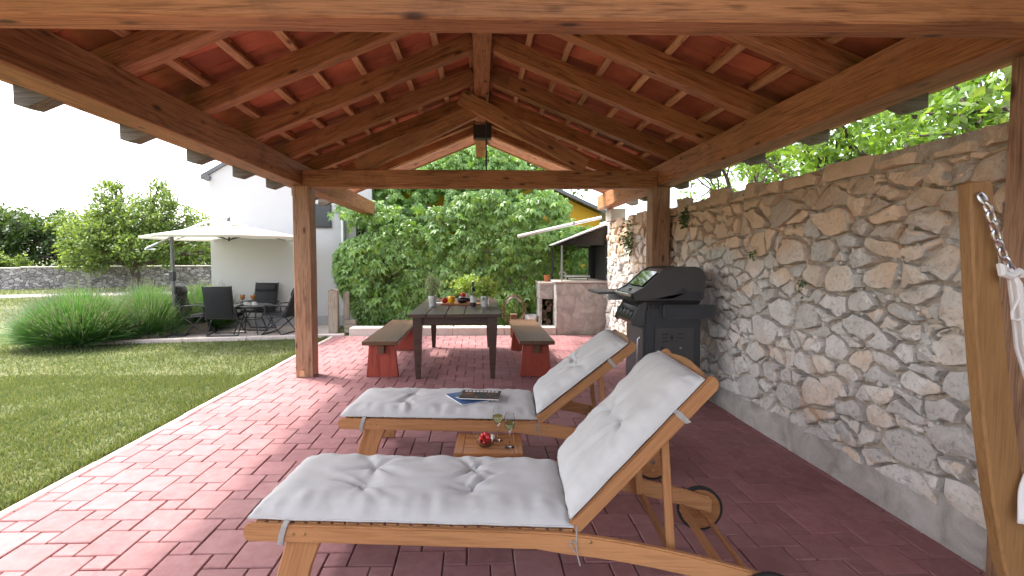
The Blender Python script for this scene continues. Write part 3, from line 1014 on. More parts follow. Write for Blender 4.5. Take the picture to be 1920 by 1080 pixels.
# squared top course, then random rubble below
cells = stones(2.075, 8.75, 0.17, 1.86, 540, 3, 1.6)
y = 2.08
topc = []
while y < 8.7:
    w = rs.choice((rs.uniform(0.09, 0.18), rs.uniform(0.18, 0.34), rs.uniform(0.3, 0.48)))
    zz = 1.862
    h = rs.uniform(0.06, 0.17)
    topc.append([(y, zz), (min(y + w, 8.74), zz), (min(y + w - rs.uniform(-.015, .015), 8.74), zz + h + rs.uniform(-.03, .02)), (y + rs.uniform(-.01, .015), zz + h)])
    y += w
allc = cells + topc
def sscore(p):
    cy = sum(a[0] for a in p) / len(p)
    return -1 if cy < 1.95 else area(p) / cy ** 2.2
allc.sort(key=sscore, reverse=True)
rv, rf = [], []
for k, poly in enumerate(allc):
    vs, fs, (cy, cz) = stone_mesh(poly, rs)
    if k < 300:
        o = MB().add(vs, fs)
        me = bpy.data.meshes.new('stone'); me.from_pydata(o.v, [], o.f); me.materials.append(MT['stone'])
        me.polygons.foreach_set('use_smooth', [True] * len(me.polygons)); me.set_sharp_from_angle(angle=rad(18))
        link('stone', me, wall, (0.03, cy, cz))
    else:
        b = len(rv)
        rv += [(v[0] + 0.03, v[1] + cy, v[2] + cz) for v in vs]; rf += [tuple(i + b for i in f) for f in fs]
# small packing chips along the joints
for k in range(620):
    poly = rs.choice(cells)
    i = rs.randrange(len(poly)); p, q = poly[i], poly[(i + 1) % len(poly)]
    t = rs.random()
    cy, cz = p[0] + (q[0] - p[0]) * t, p[1] + (q[1] - p[1]) * t
    r = rs.uniform(0.010, 0.034)
    m = rs.randint(4, 6)
    a0 = rs.random() * 6
    el = rs.uniform(0.6, 1.8)
    pp = [(cy + r * el * math.cos(a0 + 2 * math.pi * j / m) * rs.uniform(.7, 1.2), cz + r * math.sin(a0 + 2 * math.pi * j / m) * rs.uniform(.6, 1.1)) for j in range(m)]
    b = len(rv); d = rs.uniform(0.0, 0.02)
    rv += [(0.045, y_, z_) for y_, z_ in pp] + [(0.028 - d, cy + (y_ - cy) * .75, cz + (z_ - cz) * .75) for y_, z_ in pp]
    rf += [(b + j, b + (j + 1) % m, b + m + (j + 1) % m, b + m + j) for j in range(m)] + [tuple(b + m + j for j in range(m))]
me = bpy.data.meshes.new('packing_stones'); me.from_pydata(rv, [], rf); me.materials.append(MT['stone'])
o = link('packing_stones', me, wall); o['kind'] = 'stuff'
# concrete footing with a ragged, smeared top
fv, ff = [], []
ny = 150
for i in range(ny + 1):
    y = 2.07 + i * 6.7 / ny
    h = 0.18 + 0.08 * noise.noise(Vector((y * 2.3, 0, 0))) + 0.02 * noise.noise(Vector((y * 9, 1, 0)))
    w = 0.012 * noise.noise(Vector((y * 3, 5, 0)))
    for (dx, z) in ((-0.018 + w * .3, -0.02), (-0.022 + w, 0.06), (-0.012 + w, h * 0.7), (0.0, h), (0.045, h + 0.05)):
        fv.append((dx, y, z))
for i in range(ny):
    for k in range(4):
        a = i * 5 + k
        ff.append((a, a + 1, a + 6, a + 5))
fm = MB(); fm.v = fv; fm.f = ff
fm.build('footing', 'concrete', wall, smooth=True, angle=80)

# small plants in the wall cracks
def tuft(name, label, loc, r, n, mat, leaf, group=None, drop=0.3, nrm=(-1, 0, 0.3)):
    t = thing(name, label, 'plant', loc, 0, group)
    C = rng.normal(size=(n, 3)) * np.array([0.35, 0.6, 0.8]) * r
    C[:, 0] = -np.abs(C[:, 0]) - 0.005
    C[:, 2] -= drop * r
    T, S, Nn = rand_rot(n, (-0.5, 0, -0.6), nrm, 0.6)
    scatter('foliage', C, rng.uniform(0.6, 1.3, n) * leaf, T, S, Nn, LEAF_V, LEAF_F, mat, t)
    st = MB()
    for k in range(5):
        e = C[k]
        st.tube([(0.03, 0, 0), (e[0] * .5 - .01, e[1] * .5, e[2] * .5 + .01), tuple(e)], 0.0025, 4)
    st.build('stems', 'green_stem', t)
    return t
tuft('wall_fern', 'small fern high on the wall just right of the far post', (WX - 0.01, 5.35, 1.83), 0.07, 70, 'leaf_dark', 0.05)
tuft('wall_fern', 'bushy fern hanging from the wall beside the outdoor kitchen', (WX - 0.01, 7.3, 1.72), 0.16, 190, 'leaf_dark', 0.06, drop=0.5)
tuft('wall_weed', 'tiny weed in a wall joint just right of the grill lid', (WX - 0.01, 4.02, 1.42), 0.035, 30, 'leaf_dark', 0.03)
tuft('wall_weed', 'tiny weed in a wall joint at mid height of the bare wall', (WX - 0.01, 3.40, 1.20), 0.03, 26, 'leaf_dark', 0.026)

# ================================================================ WHITE HOUSE beyond the patio
hs = thing('white_house', 'white rendered house with dark windows beyond the patio', 'house', (-5.27, 10.0, 0), rad(8))
hw = MB()
gab = [(0, -0.05), (3.1, -0.05), (3.1, 2.98), (1.55, 3.95), (0.0, 2.98)]
hw.prism(gab, 0.0, 7.0)
hw.build('wall', 'render', hs)
MB().box((1.55, -0.008, 0.07), (3.12, 0.03, 0.24)).build('plinth', 'plinth', hs)
def window(x0, x1, z0, z1):
    w = MB().box(((x0 + x1) / 2, -0.014, (z0 + z1) / 2), (x1 - x0, 0.03, z1 - z0)).build('window', 'dark_metal', hs)
    MB().box(((x0 + x1) / 2, -0.032, (z0 + z1) / 2), (x1 - x0 - 0.06, 0.008, z1 - z0 - 0.06)).build('pane', 'window', w)
window(1.90, 2.30, 1.98, 2.46)
window(2.78, 2.96, 1.60, 2.06)
for sg in (-1, 1):
    MB().prism([(1.55 + sg * a, b) for a, b in ((0, 3.955), (0, 4.035), (1.68, 2.985), (1.68, 2.905))], -0.05, 7.1).build('roof', 'grey_metal', hs)
MB().tube([(2.53, -0.07, 0.35), (2.53, -0.07, 2.9)], 0.045, 10).build('drainpipe', 'galv', hs, smooth=True)
MB().tube([(0.0, -0.12, 2.93), (0.0, 7.0, 2.93)], 0.055, 8).build('gutter', 'grey_metal', hs, smooth=True)

# ================================================================ YELLOW HOUSE behind the creeper
yh = thing('yellow_house', 'yellow gabled house half hidden behind the creeper', 'house', (0, 11.4, 0))
MB().prism([(-2.75, -0.05), (2.75, -0.05), (2.75, 2.37), (0.0, 3.62), (-2.75, 2.37)], 0, 4.5).build('wall', 'yellow', yh)
MB().prism([(0, 3.64), (3.05, 2.255), (3.05, 2.33), (0, 3.72)], -0.25, 4.7).build('roof', 'grey_metal', yh)
MB().prism([(0, 3.64), (-3.05, 2.255), (-3.05, 2.33), (0, 3.72)], -0.25, 4.7).build('roof', 'grey_metal', yh)

# ================================================================ CREEPER
cr = thing('creeper', 'dense five-leaved Virginia creeper covering the wall behind the dining table', 'creeper', (0, 9.6, 0))
cw = thing('garden_wall', 'low masonry wall buried under the creeper', 'wall', (0, 10.1, 0))
MB().box((-0.35, 0.15, 0.8), (4.3, 0.3, 1.6)).build('masonry', 'mortar', cw, bevel=0.02)
XL = [(-0.05, -2.45), (0.3, -2.56), (0.8, -2.82), (1.2, -2.92), (1.45, -2.90), (1.68, -2.72), (1.9, -2.25), (2.15, -2.02), (2.5, -1.95), (4, -1.9)]
def xl(z):
    return np.interp(z, [a for a, b in XL], [b for a, b in XL])
def front(x, z):
    left = xl(z)
    t = np.clip((left + 0.75 - x) / 0.75, 0, 1)
    y = 0.62 * (1 - np.sqrt(np.maximum(0, 1 - t * t)))
    y += np.clip((z - 1.6), 0, 2) * 0.30
    y += -0.06 * np.sin(x * 2.1 + 1) - 0.05 * np.sin(z * 3.3 + x)
    return y
n = 6200
x = rng.uniform(-3.0, 1.78, n); z = rng.uniform(0.02, 2.75, n)
x = np.where(rng.random(n) < 0.16, xl(z) + np.abs(rng.normal(0, 0.22, n)), x)
k = x > xl(z)
x, z = x[k], z[k]
y = front(x, z) + np.abs(rng.normal(0, 0.10, len(x))) - 0.05
lump = np.array([noise.noise((a * 2.6, b * 2.6, 1.0)) for a, b in zip(x, z)])
y = y - lump * 0.13
k = ((lump > -0.42) | (rng.random(len(x)) < 0.35)) & (z < 2.62 + 0.7 * lump - 0.35 * np.exp(-((x + 1.4) / 0.6) ** 2))
P = np.column_stack([x, y, z])[k]
# overhanging upper growth on the gable, with holes that show the yellow wall
m = 12500
x2 = rng.uniform(-2.6, 2.0, m); z2 = rng.uniform(2.0, 4.0, m)
lump2 = np.array([noise.noise((a * 1.5 + 7, b * 1.7, 4.0)) for a, b in zip(x2, z2)])
lump3 = np.array([noise.noise((a * 3.1 + 3, b * 3.4, 9.0)) for a, b in zip(x2, z2)])
bare = (x2 < -0.7) & (z2 > 2.25) & (z2 < 2.85) & (lump3 > 0.08)
bare |= (x2 > 1.35 - (z2 - 2.2) * 0.2 + 0.25 * lump3)
bare |= (x2 > 0.3) & (z2 < 2.9) & (lump3 > 0.28)
k = ((lump2 > -0.38) | (z2 > 2.95)) & ~bare & (z2 < 3.85 - 0.36 * np.abs(x2) + 0.3 * lump2)
y2 = 1.40 - np.abs(rng.normal(0, 0.16, m)) - 0.05
P2 = np.column_stack([x2, y2, z2])[k]
# strands hanging from the left edge of the roof
h = 700
q = rng.random(h)
P3 = np.column_stack([-2.35 + rng.normal(0, 0.22, h) + 0.5 * q, 0.6 + rng.normal(0, 0.3, h), 2.35 - q * 0.3 + rng.normal(0, 0.09, h)])
h = 900
P4 = np.column_stack([rng.uniform(1.2, 2.6, h), 0.75 + np.abs(rng.normal(0, 0.12, h)), rng.uniform(0.85, 2.05, h)])
nP1 = len(P)
allP = np.vstack([P, P2, P3, P4])
nn = len(allP)
tilt_x = np.where(np.arange(nn) < nP1, np.clip((xl(allP[:, 2]) + 0.75 - allP[:, 0]) / 0.75, 0, 1), 0)
nrm = np.column_stack([-tilt_x * 1.6, -np.ones(nn), 1.0 * np.ones(nn)])
tip = np.column_stack([rng.normal(0, 0.35, nn), -0.25 * np.ones(nn), -np.ones(nn)])
T, S, Nn = rand_rot(nn, tip, nrm, 0.33)
size = rng.uniform(0.085, 0.18, nn)
size[nP1:] *= 0.85
edge = np.where(np.arange(nn) < nP1, tilt_x > 0.45, False)
size[edge] *= 0.7
# the 300 largest, frontmost leaves are single leaves
key = np.where(np.arange(nn) < nP1, size - 0.30 * np.maximum(0, allP[:, 1] - front(allP[:, 0], allP[:, 2]) + 0.1), -1)
order = np.argsort(-key)
single, rest = order[:300], order[300:]
leaf_me = bpy.data.meshes.new('leaf'); leaf_me.from_pydata(IVY_V, [], IVY_F); leaf_me.materials.append(MT['leaf_ivy'])
for i in single:
    o = link('leaf', leaf_me, cr)
    M = Matrix((T[i], S[i], Nn[i])).transposed().to_4x4() @ Matrix.Scale(float(size[i]) * 1.05, 4)
    p = allP[i].copy(); p[1] -= 0.03
    M.translation = Vector(p)
    o.matrix_local = M
fo = scatter('foliage', allP[rest], size[rest], T[rest], S[rest], Nn[rest], IVY_V, IVY_F, 'leaf_ivy', cr)
fo['kind'] = 'stuff'
stm = MB()
for k in range(26):
    x0 = random.uniform(-2.4, 1.6); pts = []
    for j in range(7):
        zz = j * 0.36
        pts.append((x0 + random.uniform(-0.12, 0.12), float(front(np.array([x0]), np.array([zz]))[0]) + 0.12, zz))
    stm.tube(pts, [0.014 - 0.0017 * j for j in range(7)], 5)
o = stm.build('stems', 'vine_stem', cr)
o['kind'] = 'stuff'

# ================================================================ TREES
def limb(mb, p0, p1, r0, r1, seg=5, wob=0.12):
    p0, p1 = Vector(p0), Vector(p1)
    L = (p1 - p0).length
    pts = []
    for i in range(seg + 1):
        t = i / seg
        q = p0.lerp(p1, t)
        if 0 < i < seg: q += Vector((random.uniform(-1, 1), random.uniform(-1, 1), random.uniform(-.6, .8))) * wob * L * 0.5
        q.z += 0.10 * L * math.sin(t * math.pi) * 0.5
        pts.append(q)
    mb.tube(pts, [r0 + (r1 - r0) * i / seg for i in range(seg + 1)], 7)
    return pts
def tree(name, label, base, trunk_h, trunk_r, clumps, n_leaf, leaf, mat, lean=(0, 0), group=None, flat=0.7):
    """clumps: (x, y, z, radius) relative to the base"""
    t = thing(name, label, 'tree', base, 0, group)
    tb = MB()
    top = Vector((lean[0], lean[1], trunk_h))
    pts = [Vector((0, 0, -0.1)), Vector((lean[0] * .2, lean[1] * .2, trunk_h * .3)), Vector((lean[0] * .6, lean[1] * .6, trunk_h * .65)), top]
    tb.tube(pts, [trunk_r * 1.35, trunk_r, trunk_r * .9, trunk_r * .85], 10)
    tb.build('trunk', 'bark', t, smooth=True)
    lb = MB()
    C = []
    wsum = sum(c[3] ** 2 for c in clumps)
    for (x, y, z, r) in clumps:
        pts = limb(lb, top - Vector((0, 0, 0.1)), (x, y, z), trunk_r * 0.5, trunk_r * 0.12)
        for k in range(6):
            d = Vector((random.gauss(0, 1), random.gauss(0, 1), random.gauss(0, .7))).normalized() * r * random.uniform(.5, .95)
            limb(lb, random.choice(pts[2:]), Vector((x, y, z)) + d, trunk_r * 0.13, 0.012, 3)
        m = int(n_leaf * r * r / wsum)
        # twigs: leaves gathered in small sprays inside the clump
        ns = max(6, m // 16)
        u = rng.normal(size=(ns, 3)); u /= np.linalg.norm(u, axis=1, keepdims=True)
        rr = r * rng.uniform(0.1, 1.35, ns) ** 0.7
        sc = u * rr[:, None] * np.array([1, 1, flat]) + np.array([x, y, z])
        idx = rng.integers(0, ns, m)
        C.append(sc[idx] + rng.normal(0, r * 0.13 + 0.03, (m, 3)))
    lb.build('limbs', 'bark', t)
    C = np.vstack(C)
    T, S, Nn = rand_rot(len(C), (0, 0, -0.15), (0, 0, 0.7), 0.75)
    crown = scatter('crown', C, rng.uniform(0.6, 1.3, len(C)) * leaf, T, S, Nn, LEAF_V, LEAF_F, mat, t)
    return t
# the walnut-like tree standing in the lawn
def clump_cloud(n, cx, cz, rx, rz, ry, r0, r1):
    out = []
    for k in range(n):
        a = random.uniform(0, 2 * math.pi); q = random.random() ** 0.5
        out.append((cx + rx * q * math.cos(a), random.uniform(-ry, ry), cz + rz * q * math.sin(a), random.uniform(r0, r1)))
    return out
main = clump_cloud(24, 0.0, 2.45, 2.7, 0.95, 1.6, 0.55, 0.95)
main += [(-1.1, 0, 4.0, 0.75), (-1.25, .3, 4.65, 0.5), (-1.0, -.3, 3.4, 0.8), (0.75, 0, 3.9, 0.8), (0.85, .2, 4.5, 0.55), (1.5, 0, 3.6, 0.7), (2.3, 0, 3.1, 0.6), (-2.6, 0, 3.0, 0.55), (-3.3, 0, 2.9, 0.4), (-3.0, 0, 2.0, 0.6),
         (-2.2, -.6, 1.35, 0.6), (-1.2, -1, 1.2, 0.6), (-2.9, .2, 1.25, 0.5), (0.2, -1, 1.6, 0.6), (1.4, -.5, 1.5, 0.6), (2.6, 0, 2.2, 0.7), (3.0, .3, 1.6, 0.6)]
tree('broad_tree', 'broad leafy tree with dark leaning trunk on the lawn', (-15.1, 22.6, -0.03), 1.15, 0.2, main, 24000, 0.15, 'leaf_tree', (-0.25, 0))
# woodland edge behind the far wall, tree by tree
def back_tree(px, y, w, h, label, mat, n=5200):
    cl = []
    for k in range(9):
        cl.append((random.uniform(-.4, .4) * w, random.uniform(-.3, .3) * w, h * random.uniform(0.3, 0.85), w * random.uniform(.17, .27)))
    cl.append((0, 0, h * 0.82, w * 0.22))
    tree('woodland_tree', label, (px, y, -0.03), h * 0.35, 0.2, cl, n, 0.27, mat, (0, 0), 'trees behind the far garden wall', 0.85)
back_tree(-33.0, 30, 5.0, 4.3, 'dark tree at the far left edge of the view behind the garden wall', 'leaf_dark')
back_tree(-29.0, 31, 4.5, 4.4, 'dark rounded tree second from the left behind the garden wall', 'leaf_dark')
back_tree(-25.6, 31.5, 4.6, 4.0, 'dark rounded tree third from the left behind the garden wall', 'leaf_dark')
back_tree(-27.0, 27.5, 3.2, 2.2, 'low shrubby tree peeping over the far left of the garden wall', 'leaf_tree')
back_tree(-22.4, 29.5, 3.6, 2.9, 'small bright tree left of the broad lawn tree behind the wall', 'leaf_tree')
back_tree(-18.6, 30.5, 4.0, 2.4, 'leafy tree directly behind the broad lawn tree', 'leaf_tree')
back_tree(-15.0, 31, 4.5, 2.6, 'leafy tree behind the right half of the broad lawn tree', 'leaf_dark')
back_tree(-12.0, 30.0, 5.0, 3.9, 'bright leafy tree next to the corner of the white house', 'leaf_tree', 4200)
# far garden wall: two runs meeting at a corner, with pale coping
fw = thing('far_garden_wall', 'long low grey stone wall at the end of the lawn', 'wall', (-20.2, 22.6, 0))
def wall_run(p0, p1, h, seed):
    p0, p1 = Vector(p0), Vector(p1)
    L = (p1 - p0).length
    n = int(L / 0.45)
    nr = Vector((-(p1 - p0).y, (p1 - p0).x, 0)).normalized() * 0.22
    b = MB(); vs = []; fs = []
    for i in range(n + 1):
        q = p0.lerp(p1, i / n)
        hh = h + 0.03 * noise.noise(Vector((i * .7, seed, 0)))
        for (o, z) in ((-1, -0.1), (-0.9, hh), (0.9, hh), (1, -0.1)):
            vs.append(q + nr * o + Vector((0, 0, z)))
    for i in range(n):
        for k in range(3):
            a = i * 4 + k
            fs.append((a, a + 1, a + 5, a + 4))
    b.add(vs, fs); b.build('masonry', 'far_stone', fw)
    k = 0; m = int(L / 0.9)
    for i in range(m):
        q0, q1 = p0.lerp(p1, i / m), p0.lerp(p1, (i + 1) / m - 0.004)
        beam('coping_stone', q0 + Vector((0, 0, h + 0.035)), q1 + Vector((0, 0, h + 0.035)), 0.46, 0.06, 'pale_concrete', fw, 0.012)
wall_run((0, 0, 0), (6.6, 3.75, 0), 0.92, 3)
wall_run((0.12, 0.10, 0), (-9, -2.0, 0), 0.88, 9)
# overhead wires behind the trees
wr = thing('overhead_wire', 'thin overhead wires stretched beyond the left trees', 'wire', (-25, 33, 0))
for (z0, z1) in ((4.1, 4.3), (2.5, 2.6)):
    MB().tube([(-16 + 32 * t, 0, z0 + (z1 - z0) * t - 0.5 * math.sin(t * math.pi)) for t in np.linspace(0, 1, 12)], 0.014, 5).build('cable', 'white_paint', wr)
for xx in (-16, 16):
    MB().tube([(xx, 0, -0.1), (xx, 0, 4.6)], 0.1, 8).build('pole', 'grey_wood', wr)
# trees beyond the stone wall on the right
def right_tree(name, x, y, w, h, label, mat, n, leaf, lift=0.55):
    cl = []
    for k in range(10):
        cl.append((random.uniform(-.4, .4) * w, random.uniform(-.5, .5) * w, h * random.uniform(lift, 1.0), w * random.uniform(.16, .26)))
    tree(name, label, (x, y, -0.03), h * lift * 0.9, 0.11, cl, n, leaf, mat, (random.uniform(-.2, .2), random.uniform(-.2, .2)), 'trees beyond the stone wall')
right_tree('orchard_tree', 4.9, 8.8, 2.6, 3.3, 'bright tree seen through the gap left of the far post top', 'leaf_bright', 3600, 0.11)
right_tree('orchard_tree', 4.6, 6.3, 2.4, 3.5, 'bright tree above the wall right of the far post', 'leaf_bright', 4200, 0.10)
right_tree('orchard_tree', 4.8, 4.2, 2.6, 3.6, 'bright tree above the middle of the stone wall', 'leaf_bright', 5200, 0.10)
right_tree('orchard_tree', 3.6, 2.7, 1.4, 2.9, 'dark leafy branches over the wall next to the near right post', 'leaf_tree', 2600, 0.085, 0.72)
right_tree('orchard_tree', 7.5, 6.0, 4.0, 4.2, 'taller tree filling the background above the stone wall', 'leaf_bright', 5200, 0.14, 0.45)
# soft green trees behind the yellow house, seen through the gable
for (tx, ty, w, h, lb_) in ((-1.6, 17.5, 4.0, 6.2, 'sunlit tree behind the yellow house, left half of the gable opening'), (1.8, 18.0, 4.0, 6.0, 'sunlit tree behind the yellow house, right half of the gable opening')):
    cl = [(random.uniform(-.45, .45) * w, random.uniform(-.3, .3) * w, h * random.uniform(0.5, 0.95), w * random.uniform(.18, .26)) for k in range(11)]
    tree('garden_tree', lb_, (tx, ty, -0.03), h * 0.45, 0.16, cl, 7000, 0.18, 'leaf_bright', (0, 0), 'trees behind the yellow house', 0.9)

# ================================================================ OUTDOOR KITCHEN
kt = thing('outdoor_kitchen', 'concrete barbecue hearth with sloping metal hood beside the stone wall', 'barbecue', (1.85, 9.4, 0))
def kb(name, x0, x1, y0, y1, z0, z1, mat, bev=0.01, parent=kt):
    return MB().box(((x0 + x1) / 2 - 1.85, (y0 + y1) / 2 - 9.4, (z0 + z1) / 2), (x1 - x0, y1 - y0, z1 - z0)).build(name, mat, parent, bevel=bev)
kb('base', 1.37, 2.40, 8.9, 9.85, -0.02, 0.93, 'concrete', 0.02)
kb('worktop', 1.34, 2.42, 8.88, 9.88, 0.931, 0.965, 'pale_concrete', 0.008)
kb('side_shelf', 1.10, 1.368, 9.15, 9.85, 0.88, 0.93, 'pale_concrete', 0.01)
kb('side_block', 1.10, 1.368, 9.15, 9.85, 0.62, 0.879, 'concrete', 0.015)
kb('niche_back', 1.12, 1.366, 9.80, 9.85, 0.0, 0.61, 'mortar', 0.0)
kb('niche_cheek', 1.10, 1.16, 9.15, 9.79, 0.0, 0.618, 'concrete', 0.01)
for k in range(9):
    a, b = random.uniform(1.19, 1.32), 0.07 + 0.065 * k * random.uniform(.9, 1.0)
    s = MB().lathe([(0.0, -0.24), (0.05, -0.24), (0.058, 0), (0.05, 0.24), (0.0, 0.24)], 7, (a - 1.85, 9.42 - 9.4, min(b, 0.54)), 'Y')
    s.build('firewood_log', 'vine_stem', kt)
# steel corner posts, side panel and dark hood
kb('corner_post', 1.465, 1.50, 8.92, 8.955, 0.966, 1.60, 'alu', 0.003)
kb('corner_post', 1.385, 1.42, 9.55, 9.585, 0.966, 1.58, 'dark_metal', 0.003)
kb('rear_post', 2.14, 2.18, 9.75, 9.79, 0.966, 1.60, 'dark_metal', 0.003)
kb('rear_rail', 1.386, 2.18, 9.752, 9.788, 1.56, 1.60, 'dark_metal', 0.003)
kb('side_panel', 2.27, 2.30, 8.93, 9.80, 0.966, 1.95, 'dark_metal', 0.003)
kb('back_panel', 2.185, 2.269, 9.75, 9.79, 0.966, 1.90, 'black', 0.003)
hd = MB().prism([(1.40 - 1.85, 1.605), (2.265 - 1.85, 1.605), (2.265 - 1.85, 1.93)], 8.93 - 9.4, 9.80 - 9.4)
hd.build('hood', 'black', kt)
MB().prism([(1.33 - 1.85, 1.60), (2.35 - 1.85, 1.985), (2.35 - 1.85, 2.01), (1.33 - 1.85, 1.622)], 8.84 - 9.4, 9.86 - 9.4).build('hood_cover', 'galv', kt)
kb('fire_rack', 1.62, 2.05, 9.2, 9.6, 1.02, 1.05, 'galv', 0.003)
for xx in (1.64, 2.02):
    kb('rack_leg', xx, xx + 0.02, 9.3, 9.32, 0.966, 1.019, 'dark_metal', 0)
# plastered pier carrying the right wall plate
kb('pier', 2.20, 2.45, 8.35, 8.70, 1.99, 2.20, 'pale_concrete', 0.01)
tap = MB().tube([(1.56 - 1.85, 9.0 - 9.4, 0.966), (1.56 - 1.85, 9.0 - 9.4, 1.09), (1.54 - 1.85, 9.0 - 9.4, 1.12), (1.46 - 1.85, 9.0 - 9.4, 1.12), (1.44 - 1.85, 9.0 - 9.4, 1.08)], 0.011, 8)
tap.build('tap', 'steel', kt, smooth=True)
# white bar reaching over the creeper
wb = thing('awning_bar', 'white metal bar jutting out above the kitchen hood', 'bar', (2.2, 9.0, 2.1))
MB().tube([(0, 0, 0), (-1.5, 0.05, -0.34)], 0.028, 8).build('bar', 'white_paint', wb, smooth=True)
MB().box((-0.5, 0.02, -0.112), (0.05, 0.07, 0.07)).build('clamp', 'galv', wb, bevel=0.004)
# pots and the hoop by the creeper
def pot(name, label, loc, r0, r1, h, mat):
    t = thing(name, label, 'pot', loc)
    MB().lathe([(0.0, 0), (r0, 0), (r1, h * .82), (r1 * 1.06, h * .82), (r1 * 1.06, h), (r1 * .9, h), (r1 * .86, h * .85), (0, h * .84)], 20).build('pot', mat, t, smooth=True, angle=30)
    MB().lathe([(0.0, h * .86), (r1 * .87, h * .86), (r1 * .87, h * .845)], 16).build('soil', 'soil', t)
    return t
pot('clay_pot', 'small terracotta pot on the ledge left of the kitchen hood', (1.28, 9.4, 0.93), 0.045, 0.06, 0.12, 'clay')
bk = thing('bucket', 'grey metal bucket on the ground left of the barbecue hearth', 'bucket', (0.98, 9.3, 0))
MB().lathe([(0.0, 0), (0.10, 0), (0.13, 0.30), (0.135, 0.30), (0.135, 0.315), (0.118, 0.315), (0.10, 0.03), (0, 0.03)], 20).build('body', 'galv', bk, smooth=True, angle=30)
MB().tube([(0.13 * math.cos(a), 0, 0.30 - 0.10 * math.sin(a)) for a in np.linspace(0, math.pi, 11)], 0.004, 5).build('handle', 'steel', bk)
hp = thing('cane_hoop', 'oval brown cane hoop standing right of the dining table', 'hoop', (0.60, 8.55, 0.235))
for k in range(4):
    rx, rz = 0.195 - 0.013 * k + random.uniform(-.006, .006), 0.255 - 0.013 * k
    pts = [(rx * math.cos(a) + 0.01 * math.sin(3 * a + k), 0.02 * (k - 2) + 0.01 * math.cos(2 * a + k), 0.255 + rz * math.sin(a)) for a in np.linspace(0, 2 * math.pi, 33)]
    MB().tube(pts, 0.0065, 6, cap=False).build('cane_ring', 'wicker', hp, smooth=True)
MB().tube([(0.15 * math.cos(a), -0.025, 0.255 + 0.215 * math.sin(a)) for a in np.linspace(rad(35), rad(150), 14)], 0.013, 8).build('metal_arc', 'alu', hp, smooth=True)
MB().box((0, 0.06, -0.03), (0.12, 0.10, 0.41)).build('stand', 'wicker', hp, bevel=0.01)
# weathered stumps left of the creeper
for (x, y, w, h, m, lb_) in ((-2.66, 9.22, 0.17, 0.78, 'grey_wood', 'tall weathered grey wooden post left of the creeper'), (-2.46, 9.34, 0.10, 0.72, 'grey_wood', 'slim brown wooden post touching the creeper')):
    t = thing('garden_post', lb_, 'post', (x, y, 0))
    beam('shaft', (0, 0, 0), (0, 0, h), w, w * .8, m, t, 0.012, up=(0, 1, 0))
    MB().prism([(-w / 2, h), (w / 2, h), (0, h + 0.03)], -w * .4, w * .4).build('cap', m, t)
t = thing('garden_crate', 'small brown wooden box at the foot of the creeper', 'box', (-2.36, 9.25, 0))
for (zz) in (0.04, 0.12, 0.20):
    for (yy) in (-0.07, 0.07):
        MB().box((0, yy, zz), (0.2, 0.012, 0.07)).build('slat', 'grey_wood', t)
    for xx in (-0.094, 0.094):
        MB().box((xx, 0, zz), (0.012, 0.128, 0.07)).build('slat', 'grey_wood', t)
MB().box((0, 0, 0.012), (0.176, 0.127, 0.014)).build('bottom', 'grey_wood', t)

# ================================================================ DINING TABLE AND BENCHES
dt = thing('dining_table', 'long dark brown wooden dining table under the pavilion', 'table', (-0.27, 6.68, 0))
bw = 1.06 / 5
for k in range(5):
    beam('plank', (-0.53 + bw * (k + .5), -1.13, 0.731), (-0.53 + bw * (k + .5), 1.13, 0.731 + random.uniform(-.001, .001)), bw - 0.009, 0.038, 'dark_wood', dt, 0.004)
for (a, b) in (((-0.40, -1.0), (0.40, -1.0)), ((-0.40, 1.0), (0.40, 1.0)), ((-0.44, -0.97), (-0.44, 0.97)), ((0.44, -0.97), (0.44, 0.97))):
    beam('apron', (a[0], a[1], 0.662), (b[0], b[1], 0.662), 0.026, 0.09, 'dark_wood', dt, 0.003)
for sx in (-1, 1):
    for sy in (-1, 1):
        lg = MB(); w0, w1 = 0.052, 0.026
        cx, cy = sx * 0.425, sy * 1.0
        vs = []
        for (z, w, ix) in ((0.0, w1, 0.012), (0.60, w0, 0), (0.711, w0, 0)):
            for (qx, qy) in ((-1, -1), (1, -1), (1, 1), (-1, 1)):
                vs.append((cx + sx * ix * 0 + qx * w, cy + qy * w, z))
        fs = [(0, 3, 2, 1), (8, 9, 10, 11)]
        for r in (0, 4):
            for q in range(4): fs.append((r + q, r + (q + 1) % 4, r + 4 + (q + 1) % 4, r + 4 + q))
        lg.add(vs, fs).build('leg', 'dark_wood', dt, bevel=0.003)
def bench(label, x):
    b = thing('bench', label, 'bench', (x, 6.62, 0), 0, 'benches at the dining table')
    beam('seat', (0, -1.0, 0.414), (0, 1.0, 0.414), 0.40, 0.045, 'bench_top', b, 0.006)
    for sy in (-1, 1):
        prism_along('leg', [(-0.185, 0), (0.185, 0), (0.165, 0.2), (0.15, 0.39), (-0.15, 0.39), (-0.165, 0.2)], sy * 0.82 - 0.035, sy * 0.82 + 0.035, math.pi / 2, 'red_wood', b)
    beam('stretcher', (0, -0.93, 0.335), (0, 0.93, 0.335), 0.075, 0.10, 'bench_top', b, 0.004)
    return b
bench('dark topped bench with red slab legs on the left of the dining table', -1.12)
bench('dark topped bench with red slab legs on the right of the dining table', 0.66)

